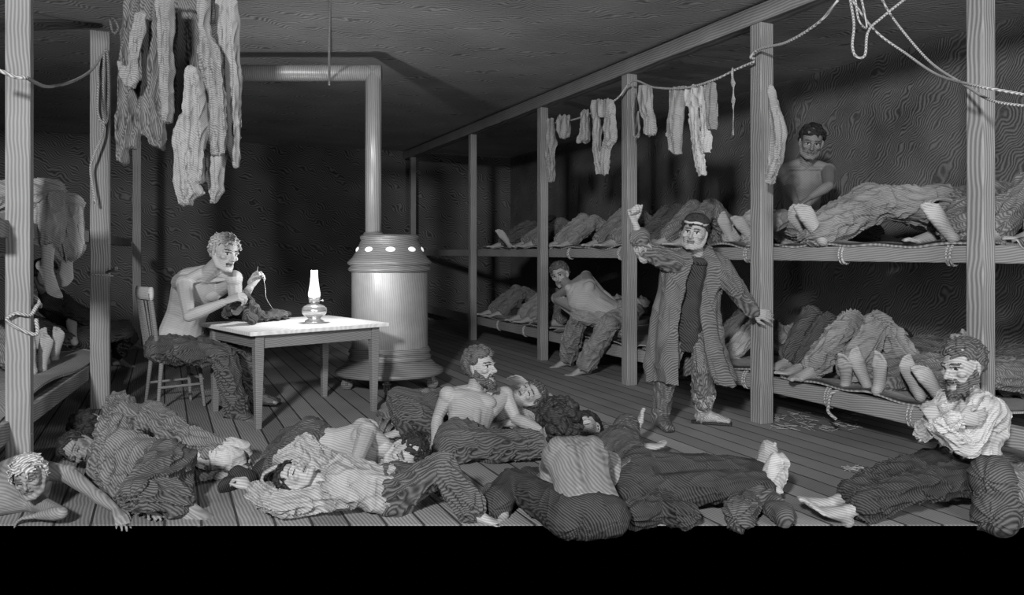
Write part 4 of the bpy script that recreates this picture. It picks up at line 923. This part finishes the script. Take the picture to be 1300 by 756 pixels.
# ---- sleeper lying behind the bearded man, arm over head
JA = dict(pel=('z', 560, 530, .13), neck=('z', 646, 516, .15), head=('z', 672, 502, .20), lat=C(0, .25, 1), face=C(-.15, .62, -.75), hup=C(.9, .25, .3),
          armR=[('z', 668, 533, .09), ('z', 640, 538, .08), None, None], armL=[('d', 700, 508, 6.3), ('d', 672, 490, 6.5), C(-.8, .5, 0), C(.2, -.6, -.6)],
          legR=[('z', 515, 522, .22), ('z', 520, 542, .09), C(-1, .1, -.3), C(0, -1, 0)], legL=[('z', 505, 505, .25), ('z', 512, 535, .09), C(-1, .1, .2), C(0, -1, 0)])
person('sleeping man lying behind the bearded man with one arm over his head', JA, s=1.02, vox=.008, skin='skin', trousers='wool_dark', shirt='cloth_mid', hair='short', hair_mat='hair_mid', eyes='closed', seed=12, sleeves=(.0, .5))

# ---- sleeper behind the back-view man, feet wrapped, to the right
JC = dict(pel=('z', 806, 612, .10), neck=('z', 771, 566, .14), head=('z', 746, 546, .17), lat=C(.15, .35, .9), face=C(-.45, .55, -.75), hup=C(-.35, .85, .2),
          armR=[('z', 780, 606, .08), ('z', 764, 628, .06), None, None], armL=[('z', 800, 566, .12), ('z', 780, 590, .10), None, None],
          legR=[('z', 898, 618, .13), ('z', 972, 620, .09), C(.12, 1, -.15), C(1, -.1, 0)], legL=[('z', 888, 596, .16), ('z', 965, 606, .09), C(.1, 1, .2), C(1, -.1, 0)])
def wrapped(B, root):
    for sd, td in (('R', C(.12, 1, -.15)), ('L', C(.1, 1, .2))):
        a = B.an[sd]; sole = C(1, -.1, 0); m = M(); m.ell(a + td * .055 + sole * .03, [td * .15, np.cross(td, sole) * .062, sole * .062]); m.ell(a - td * .02, [td * .09, np.cross(td, sole) * .07, sole * .075])
        m.ell(a + td * .15 + sole * .04, [td * .05, np.cross(td, sole) * .055, sole * .05]); m.cap(a - C(1, 0, 0) * .06, a, .055, .06)
        garment_part(root, 'foot_wrap', m, 'linen' if sd == 'R' else 'cloth_light', .008, [(a - sole * .1, a + sole * .1, 0, None)], .012, 4, .05)
person('sleeping man in dark clothes stretched towards the right with rag-wrapped feet', JC, s=.93, vox=.008, skin='skin', trousers='wool_black', shirt='wool_dark', hair='short', eyes='closed', seed=14, extra=wrapped, waist=.4, sh_t0=-.12, tadd=.035, sadd=.03, amp=.009)

# ---- bearded man in white shirt against the nearest right-hand post
JR = dict(pel=('d', 1228, 592, 4.22), neck=('d', 1231, 500, 4.20), head=('d', 1222, 464, 4.12), lat=C(.50, 0, -.86), lath=C(.35, 0, -.93), bend=.05,
          tw=1.05, face=C(-.93, -.16, -.36), hup=C(-.12, 1, 0), hs=1.2, shL=('d', 1250, 519, 4.02), shR=('d', 1205, 512, 4.22),
          armL=[('d', 1228, 566, 3.94), ('d', 1190, 540, 3.90), C(-.1, .75, .65), C(.3, -.3, .9), dict(curl=.5)], armR=[('d', 1176, 548, 4.06), ('d', 1214, 534, 3.86), C(.9, .1, -.1), C(-.1, .0, 1), dict(curl=.35)],
          legL=[('z', 1162, 618, .17), ('z', 1076, 650, .06), C(-.75, .45, -.3), C(-.6, -.7, 0)], legR=[('z', 1146, 598, .19), ('z', 1056, 640, .06), C(-.75, .5, -.2), C(-.6, -.7, 0)])
person('bearded man in a white shirt sitting with folded arms against the nearest right-hand post', JR, s=.93, vox=NV, skin='skin', trousers='wool_black', shirt='linen', hair='short', beard='hair_mid', hair_mat='hair_mid', eyes='open', seed=17, ends=(.72, .72), sleeves=(.95, .95), sadd=.018, amp=.015, tadd=.02, hthick=.3, blong=.8)

# ---- sleepers in the foreground
JP = dict(pel=('z', 402, 574, .12), neck=('z', 486, 566, .17), head=('z', 515, 576, .15), lat=C(.1, -.95, .2), face=C(-.12, -.30, -.95), hup=C(.80, .5, .1),
          shR=('d', 466, 549, 4.62), armR=[('d', 452, 588, 4.30), ('z', 492, 610, .10), C(1, -.1, 0), C(0, -1, 0)], armL=[('z', 500, 600, .08), ('z', 540, 598, .06), None, None],
          legR=[('z', 352, 592, .14), ('z', 378, 560, .09), C(-.2, .0, 1), C(0, -1, 0)], legL=[('z', 348, 586, .08), ('z', 370, 556, .07), C(-.2, 0, 1), C(0, -1, 0)])
person('shirtless dark-haired man asleep on his side with his face down on his arm', JP, s=.98, vox=NV, skin='skin', trousers='wool_dark', hair='short', hair_mat='hair_dark', eyes='closed', seed=19)
JW = dict(pel=('z', 497, 620, .11), neck=('z', 408, 612, .17), head=('z', 376, 606, .20), lat=C(.08, .25, .95), face=C(.05, .80, -.58), hup=C(-1, .05, .1),
          shL=('d', 420, 598, 4.12), shR=('d', 418, 632, 3.98), armL=[('d', 388, 566, 4.22), ('d', 352, 592, 4.20), C(-.7, -.4, 0), C(.3, -.8, 0), dict(curl=.6)],
          armR=[('z', 352, 640, .10), ('z', 318, 622, .12), C(-.5, .4, .3), C(0, -1, 0), dict(curl=.7)],
          legR=[('d', 563, 592, 3.93), ('z', 600, 648, .06), C(.9, -.1, 0), C(0, -1, 0)], legL=[('d', 548, 602, 4.14), ('z', 590, 632, .06), C(.9, 0, .2), C(0, -1, 0)])
person('sleeping man in a light shirt on his back with arm over head and knees up', JW, s=.80, vox=.0055, skin='skin', trousers='wool_dark', shirt='cloth_light', hair='short', eyes='closed', seed=21, sleeves=(.75, .75), sadd=.03, amp=.018, tadd=.03)
JD = dict(pel=('z', 208, 606, .14), neck=('z', 128, 578, .17), head=('z', 101, 570, .17), lat=C(.05, .95, .2), face=C(.25, -.15, -.95), hup=C(-.9, .35, 0),
          armL=[('d', 150, 618, 4.15), ('d', 190, 626, 4.05), C(1, -.2, 0), C(0, -.7, .5)], armR=[('z', 142, 622, .07), ('z', 180, 640, .06), None, None],
          legL=[('z', 176, 624, .17), ('z', 234, 638, .07), C(.8, -.1, -.2), C(.5, -.8, 0)], legR=[('z', 168, 630, .09), ('z', 226, 643, .05), C(.8, -.1, -.2), C(.5, -.8, 0)])
person('sleeper in rumpled grey clothes curled on his side at the left of the floor', JD, s=.90, vox=.007, skin='skin_dark', trousers='wool_dark', shirt='wool_grey', hair='short', eyes='closed', seed=23, ends=(.8, .8), sleeves=(.85, .85), sadd=.035, tadd=.035, amp=.02)
JE = dict(pel=('z', 184, 548, .15), neck=('z', 136, 542, .15), head=('z', 117, 541, .14), lat=C(.1, .9, .3), face=C(.1, .1, .95), hup=C(-1, .1, 0),
          armL=[('d', 156, 522, 5.15), ('d', 196, 542, 5.05), None, None], armR=[('z', 160, 560, .08), ('z', 190, 570, .07), None, None],
          legL=[('z', 234, 556, .18), ('z', 284, 574, .08), C(.9, .1, -.2), C(.3, -.9, 0)], legR=[('z', 226, 566, .10), ('z', 276, 584, .06), C(.9, .1, -.3), C(.3, -.9, 0)])
person('sleeper with round dark head facing away behind the one in rumpled clothes', JE, s=.92, vox=.008, skin='skin', trousers='wool_grey', shirt='wool_grey', hair='curly', eyes='closed', seed=24, sleeves=(.95, .9), sadd=.035, amp=.016, extra=lambda B, root: [garment_part(root, 'foot_wrap', (lambda m, a: (m.ell(a + C(.6, .1, -.1) * .06, [C(1, 0, 0) * .13, C(0, 1, 0) * .075, C(0, 0, 1) * .075]), m.cap(a - C(1, 0, 0) * .08, a, .06, .065), m)[-1])(M(), B.an[sd]), 'linen', .008, [(B.an[sd] - UP * .1, B.an[sd] + UP * .1, 0, None)], .012, 4, .05) for sd in 'LR'])
JF = dict(tw=1.1, glute=.66, cut=True, pel=('z', -62, 640, .10), neck=('d', 56, 606, 4.16), head=('d', 37, 606, 3.90), lat=C(.2, -1, -.5), face=C(.30, -.10, -.95), hup=C(-.25, 1, -.05),
          shR=('d', 86, 602, 4.14), shL=('d', 48, 640, 4.02), armR=[('d', 118, 626, 4.02), ('z', 146, 646, .05), C(.5, -.2, -.5), C(0, -1, 0)], armL=[('z', 78, 652, .07), ('z', 50, 655, .05), None, None],
          legL=[('z', -130, 650, .10), ('z', -200, 650, .06), C(-.9, 0, 0), C(0, -1, 0)], legR=[('z', -130, 640, .10), ('z', -200, 640, .06), C(-.9, 0, 0), C(0, -1, 0)])
person('fair-haired shirtless man with bowed head at the bottom left corner', JF, s=.80, vox=.0055, skin='skin_dark', trousers='wool_dark', hair='shaggy', hair_mat='hair_fair', eyes='closed', seed=26, hthick=.8, waist=.05, amp=.006)
# only bent knees of one sleeper reach into the picture at the front
def leg_only(label, P, r, seed, m='wool_black'):
    mb = M(); mb.chain(P, r, 14); V, _ = mb.arrays(); V[:, 2] = np.maximum(V[:, 2], .0); rt = thing('person', label, 'person', A(P[1][0], P[1][1], 0.0))
    b = M(); b.chain(P, [q * .7 for q in r], 12); me = remesh(b, .012, 2); me.materials.append(MT['skin']); link('body', me, None, rt)
    me = remesh(mb, .009, 3); wrinkle(me, [(P[0], P[1], 0, None), (P[1], P[2], 1, None)], .014, .08, seed); link('trousers', me, MT[m], rt)
leg_only('person of whom only a bent knee in dark trousers shows beside the rag-wrapped feet', [Wz(936, 656, .07), W(948, 638, 4.02), W(962, 630, 4.05), W(978, 640, 4.02), Wz(996, 656, .055)], [.075, .075, .068, .06, .05], 3, 'wool_dark')
leg_only('person of whom only crumpled dark knees show right of the back-view man', [Wz(806, 652, .065), W(838, 643, 3.92), Wz(872, 655, .06)], [.075, .078, .06], 6)
JG = dict(pel=('z', 1268, 630, .13), neck=('z', 1350, 626, .15), head=('z', 1388, 628, .15), lat=C(.1, .95, .2), face=C(0, .0, 1), hup=C(1, 0, 0),
          armR=[('z', 1345, 600, .08), ('z', 1310, 590, .07), None, None], armL=[('z', 1335, 600, .18), ('z', 1300, 592, .12), None, None],
          legL=[('z', 1290, 598, .16), ('z', 1345, 600, .08), None, None], legR=[('z', 1285, 600, .08), ('z', 1335, 606, .06), None, None])
JG['legL'][2] = C(.8, 0, .3); JG['legR'][2] = C(.8, 0, .3)
person('person curled up with back turned at the bottom right corner', JG, s=.85, vox=.01, skin='skin', trousers='wool_dark', shirt='wool_grey', hair='short', seed=28, tadd=.04)

# ---- the man leaning on the lower bunk edge, feet on the floor
JL = dict(pel=A(*Wx(790, 404, 4.50)), neck=('+', 724, 367), head=('d', 711, 349, 9.0), lat=C(.15, .95, .1), face=C(-.35, -.15, -.9), hup=C(-.35, 1, 0), lath=C(.2, .3, .9),
          shL=('d', 744, 351, 9.1), shR=('d', 707, 379, 9.1), armL=[('+', 764, 371), ('+', 788, 392), C(.6, -.5, 0), C(0, -1, 0)], armR=[('d', 728, 398, 8.8), ('d', 752, 400, 8.75), None, None],
          legL=[('d', 772, 412, 8.15), ('z', 742, 466, .09), C(-1, -.1, -.2), C(0, -1, 0)], legR=[('d', 736, 398, 8.5), ('z', 720, 456, .09), C(-1, -.1, -.2), C(0, -1, 0)])
person('bare-chested man leaning on one arm on the lower bunk, bare feet on the floor', JL, s=1.12, vox=.009, skin='skin', trousers='cloth_mid', hair='short', hair_mat='hair_mid', seed=31, ends=(.88, .88), tadd=.032, flare=.03, fat=.9)

# ---- sleepers on the canvas beds
def sleeper(label, px, x0, z, s=1.0, dist=(.80, .80), dx=(0, 0), spread=.10, ang=0.0, side='R', py=None, tilt=(0, 0), pelx=None, face=None, arms='side', feet_td=None, lift=0.0, **kw):
    """lying on the back, feet towards the gangway; knees rise as dist shrinks"""
    y = Wx(px, HY, x0)[1] if not isinstance(px, tuple) else px[1]
    sg = 1 if side == 'R' else -1
    D = A(sg * math.cos(ang), math.sin(ang), 0); Lt = np.cross(D, UP)       # his left
    mean = (dist[0] + dist[1]) / 2 * s
    base = A(x0, y, z); pel = base + D * ((.80 if pelx is None else pelx) * s) + UP * (.11 * s + lift)
    neck = pel + D * .50 * s + UP * .03; head = neck + D * .16 * s + UP * .05
    J = dict(pel=pel, neck=neck, head=head, lat=Lt, face=unit(UP + (face if face is not None else 0 * UP)), hup=D)
    for i, (sd, q) in enumerate((('L', 1), ('R', -1))):
        hip = pel + Lt * q * .095 * s; an = base + D * dx[i] + Lt * q * spread * s + UP * .055 * s
        v = hip - an; dl = np.linalg.norm(v); h = math.sqrt(max(.0004, (.425 * s) ** 2 - (dl / 2) ** 2)); kn = (hip + an) / 2 + unit(UP + Lt * q * tilt[i]) * h
        td = unit(UP * 1.0 - D * .12 + Lt * q * .35) if h < .22 else unit(-D + UP * .15); sole = -D if h < .22 else -UP
        if h < .22: td, sole = (C(-.42 - .12 * q, .8, .12), C(-.35, .05, -.9)) if side == 'R' else (C(-.1 + .15 * q, .95, .1), C(.7, .05, -.7))
        if feet_td is not None and feet_td[i] is not None: td, sole = feet_td[i]
        J['leg' + sd] = [kn, an, td, sole]
        sh = neck + Lt * q * .18 * s
        if arms == 'side': e = sh - D * .27 * s + Lt * q * .06 - UP * .03; w = e - D * .24 * s + UP * .03
        else: e = sh - D * .26 * s + Lt * q * .06 - UP * .0; w = e - Lt * q * .2 * s + UP * .12 - D * .05
        J['arm' + sd] = [e, w, None, -UP]
    J['fs'] = 1.12; kw.setdefault('vox', .010); kw.setdefault('eyes', 'closed'); kw.setdefault('hair', 'short'); kw.setdefault('shirt', 'wool_grey'); kw.setdefault('trousers', 'wool_dark')
    return person(label, J, s=s, **kw)
GS = None
z1 = UZ - .01
# nearest upper bay
sleeper('sleeper on the upper bunk whose big bare soles stick out right of the stooping man', 1030, 4.40, z1, 1.14, (.74, .78), (0, .03), pelx=.80, spread=.12, ang=-.46, lift=.14, feet_td=[(C(-.45, .8, .1), C(-.3, .05, -.9)), (C(-.55, .75, .1), C(-.35, .05, -.9))], seed=41, trousers='cloth_mid', shirt='wool_grey', vox=.008, ends=(.92, .92), tadd=.048, amp=.018)
sleeper('sleeper on the upper bunk with bare feet just left of the nearest right-hand post', 1186, 4.42, z1, 1.0, (.8, .8), (0, .1), spread=.13, ang=-.35, seed=42, trousers='wool_grey', shirt='wool_dark', vox=.009, ends=(.9, .9))
sleeper('sleeper on the upper bunk to the right of the nearest right-hand post', 1290, 4.60, z1, 1.0, (.62, .66), (0, 0), pelx=.62, spread=.12, ang=.0, seed=43, trousers='wool_grey', shirt='wool_grey', vox=.010)
pz = Wx(1018, 240, 5.45); pz[2] = UZ + .12
JQ = dict(pel=pz, neck=Wx(1022, 208, 5.40), head=Wx(1030, 180, 5.33), lat=C(.9, .0, -.1), face=C(-.25, -.35, -.9), hup=C(.15, 1, 0), bend=.05,
          armL=[Wx(1052, 236, 5.3), Wx(1030, 250, 5.15), None, None], armR=[Wx(1000, 236, 5.3), Wx(1010, 255, 5.15), None, None],
          legL=[pz + A(-.15, -.45, .10), pz + A(.1, -.75, -.06), A(.3, -.9, .2), -UP], legR=[pz + A(-.4, .25, .12), pz + A(-.05, .48, -.06), A(.3, .8, .2), -UP])
person('bare-chested man sitting up in the shadows at the back of the upper bunk', JQ, s=1.16, vox=.009, skin='skin_dark', trousers='wool_dark', hair='short', seed=45, eyes='open')
# upper bay over the stooping man
sleeper('sleeper on the upper bunk above the cap of the stooping man, legs in pale trousers', 938, 4.45, z1, 1.0, (.8, .8), (0, .05), spread=.13, ang=.16, seed=46, trousers='cloth_light', shirt='cloth_mid', vox=.010, ends=(.97, .97))
sleeper('sleeper on the upper bunk right of the raised fist, knees drawn up', 858, 4.50, z1, 1.05, (.62, .7), (0, 0), pelx=.64, spread=.13, ang=.1, seed=47, trousers='wool_grey', shirt='wool_dark', vox=.011)
sleeper('sleeper in dark clothes beside the middle post on the upper bunk', 826, 4.75, z1, 1.0, (.6, .66), (0, 0), pelx=.62, spread=.10, ang=.15, seed=48, trousers='wool_dark', shirt='wool_dark', vox=.011)
# upper bay between middle posts
sleeper('sleeper left of the raised fist on the upper bunk, knees bent', 768, 4.50, z1, 1.05, (.66, .72), (0, .03), pelx=.68, spread=.16, ang=.1, seed=49, trousers='wool_grey', shirt='wool_grey', vox=.012)
sleeper('sleeper beside the second far post on the upper bunk with legs stretched', 714, 4.50, z1, 1.05, (.74, .7), (0, .05), pelx=.72, spread=.16, ang=.1, seed=50, trousers='cloth_mid', shirt='wool_grey', vox=.012)
sleeper('sleeper right of the farthest tall post on the upper bunk', 640, 4.50, z1, 1.1, (.74, .78), (0, .05), pelx=.76, spread=.17, ang=.0, seed=51, trousers='wool_dark', shirt='wool_grey', vox=.014)
sleeper('sleeper left of the second far post on the upper bunk', 670, 4.48, z1, 1.1, (.7, .78), (0, .05), pelx=.74, spread=.17, ang=.0, seed=52, trousers='wool_grey', shirt='wool_dark', vox=.014)
# lower beds
z0 = LZ - .015
sleeper('sleeper on the nearest lower bunk with one knee high and bare feet at the edge', 1052, 4.42, z0 + .01, 1.05, (.6, .62), (.02, .0), pelx=.60, spread=.16, ang=-.08, seed=53, trousers='cloth_mid', shirt='wool_dark', vox=.008, ends=(.85, .85), tadd=.035, amp=.018, feet_td=[(C(-.15, .75, -.4), C(-.6, -.4, -.7)), (C(-.9, .1, -.4), C(0, -1, 0))])
sleeper('sleeper on the nearest lower bunk with straight legs and a sole turned outward', 1108, 4.42, z0 + .01, 1.0, (.84, .84), (.0, .0), pelx=.84, spread=.09, ang=-.2, seed=54, trousers='wool_grey', shirt='wool_dark', vox=.008, ends=(.85, .8), tadd=.015, feet_td=[(C(.05, .9, -.2), C(-.8, -.1, -.6)), None])  # darker trouser cloth stands in for the shade deep in the bunk
sleeper('sleeper on the nearest lower bunk, two upright bare soles near the white shirt', 1176, 4.42, z0 + .01, 1.0, (.84, .84), (.0, .0), pelx=.84, spread=.08, ang=-.1, seed=55, trousers='wool_grey', shirt='wool_dark', vox=.008, ends=(.85, .85), tadd=.012)  # trousers darkened here too, in place of shade under the upper bed
sleeper('sleeper on the lower bunk just right of the post held by the stooping man', 1002, 4.55, z0, 1.0, (.6, .66), (.0, .1), pelx=.6, spread=.12, ang=.04, seed=56, trousers='wool_dark', shirt='wool_dark', vox=.010, ends=(.85, .85))
sleeper('sleeper in light clothes on the lower bunk behind the stooping man', 918, 4.60, z0, 1.0, (.66, .7), (.0, .0), pelx=.68, spread=.13, ang=.06, seed=57, trousers='cloth_light', shirt='cloth_light', vox=.011)
sleeper('sleeper in dark clothes behind the knees of the leaning man, lower bunk', 700, 4.62, z0, 1.1, (.66, .7), (.0, .0), pelx=.68, spread=.14, ang=.06, seed=58, trousers='wool_grey', shirt='wool_grey', vox=.013)
sleeper('sleeper just left of the second far post on the lower bunk', 668, 4.52, z0, 1.1, (.66, .72), (.0, .0), pelx=.68, spread=.15, ang=.0, seed=59, trousers='cloth_mid', shirt='wool_grey', vox=.013)
sleeper('farthest sleeper in boots on the lower bunk at the right', 630, 4.52, z0, 1.1, (.66, .72), (.0, .0), pelx=.70, spread=.16, ang=.0, seed=60, trousers='wool_grey', shirt='wool_dark', vox=.013)

# left side
zl = .44
sleeper('sleeper on the left lower bunk showing two upright dark-edged soles', 93, -.84, zl - .03, .98, (.82, .8), (0, 0), spread=.09, side='L', seed=61, vox=.009, trousers='wool_dark')
sleeper('sleeper on the left lower bunk with bare feet in the middle of the foot cluster', 66, -.86, zl - .03, 1.0, (.82, .8), (0, .05), spread=.11, side='L', seed=62, vox=.009, trousers='wool_grey', ends=(.8, .8))
sleeper('sleeper on the left lower bunk with the nearest bare feet beside the first post', 50, -.88, zl - .03, 1.0, (.82, .8), (0, .05), spread=.10, side='L', seed=63, vox=.009, trousers='wool_grey', ends=(.8, .8))
kn = W(64, 246, 5.15); kn2 = W(88, 262, 5.35); pz = A(kn[0] - .42, kn[1] + .06, 1.57 + .10)
JU = dict(pel=pz, neck=pz + A(-.55, .05, .18), head=pz + A(-.72, .05, .24), lat=A(0, 1, 0), face=unit(A(.2, 0, 1)), hup=A(-1, 0, 0),
          armL=[pz + A(-.35, .32, .0), pz + A(-.1, .32, .02), None, None], armR=[pz + A(-.35, -.28, .0), pz + A(-.1, -.25, .05), None, None],
          legR=[kn, W(60, 338, 5.1), C(.55, -.75, -.2), C(-.5, -.7, .3)], legL=[kn2, W(86, 322, 5.35), C(.3, -.9, -.2), C(-.5, -.7, .3)])
person('person on the upper left bunk in grey trousers with bare feet dangling', JU, s=1.02, vox=.008, skin='skin', trousers='cloth_mid', shirt='wool_dark', hair='short', eyes='closed', seed=65, ends=(.85, .55), tadd=.032, amp=.018, flare=.02)
pz = A(-.80, 9.2, .40)
JV = dict(pel=pz + UP * .1, neck=pz + A(-.30, -.1, .52), head=pz + A(-.30, -.12, .72), lat=A(0, 1, 0), face=unit(A(1, -.3, -.4)), hup=A(.3, 0, 1),
          armL=[pz + A(-.1, .3, .35), pz + A(.1, .2, .25), None, None], armR=[pz + A(-.1, -.3, .35), pz + A(.1, -.25, .25), None, None],
          legR=[pz + A(.42, -.12, .10), ('z', 150, 456, .09), C(.95, -.1, -.2), C(0, -1, 0)], legL=[pz + A(.40, .15, .12), ('z', 168, 436, .2), C(.95, 0, .2), C(0, -1, 0)])
person('person sitting on the far left lower bunk with one bare foot on the floor', JV, s=1.05, vox=.011, skin='skin_dark', trousers='wool_dark', shirt='wool_black', hair='short', eyes='closed', seed=66, ends=(.7, .7))

# ---- loose bundles on the floor
def bundle(name, label, lumps, m, seed, vox=.009, amp=.014, cat='bundle'):
    mb = M()
    for c, a, b, h in lumps: mb.ell(c + UP * h * .9, [Rv * a, Fv * b, UP * h])
    me = remesh(mb, vox, 2); co = get_co(me); no = get_no(me); d = amp * (1 - 2 * np.abs(np.sin(14 * vnoise(co * 3.3 + seed) + (co @ unit(A(.6, 1, .3))) * 20))) + amp * vnoise(co * 12)
    co = co + no * d[:, None]; co[:, 2] = np.maximum(co[:, 2], .002); set_co(me, co); tag(link(name, me, MT[m], loc=A(*co.mean(0)[:2], .0)), label, cat)
Z = lambda px, py: Wz(px, py, 0)
bundle('rag_bundle', 'white rolled rags lying on the floorboards beyond the sleepers at the left', [(Z(292, 590), .075, .07, .055), (Z(272, 592), .06, .06, .05), (Z(305, 585), .05, .05, .045)], 'linen', 3)
bundle('rag', 'small flat pale rag on the floor left of the dark rolled coat', [(Z(258, 612), .05, .05, .018), (Z(276, 608), .05, .04, .016)], 'cloth_light', 5)
bundle('rag', 'small pale rag lying on the boards above the white rolled rags', [(Z(270, 562), .04, .03, .02)], 'cloth_mid', 6)
bundle('rolled_coat', 'dark rolled coat serving as pillow for the sleeper in a light shirt', [(Z(288, 624), .05, .06, .045), (Z(308, 618), .07, .07, .06), (Z(332, 612), .07, .07, .07), (Z(352, 610), .07, .08, .07)], 'wool_black', 7, cat='coat')

bundle('blanket', 'grey blanket heaped over the legs of the sleeper behind the bearded man', [(Z(482, 552), .10, .12, .06), (Z(500, 543), .13, .16, .10), (Z(522, 540), .13, .16, .13), (Z(545, 542), .12, .15, .15), (Z(560, 545), .08, .12, .12)], 'wool_grey', 9, cat='blanket')
bundle('crumpled_jacket', 'crumpled dark jacket between the knees of the back-view man and the bearded man', [(Z(640, 632), .10, .08, .05), (Z(668, 628), .10, .08, .06), (Z(690, 622), .08, .08, .06)], 'wool_dark', 10, cat='jacket')
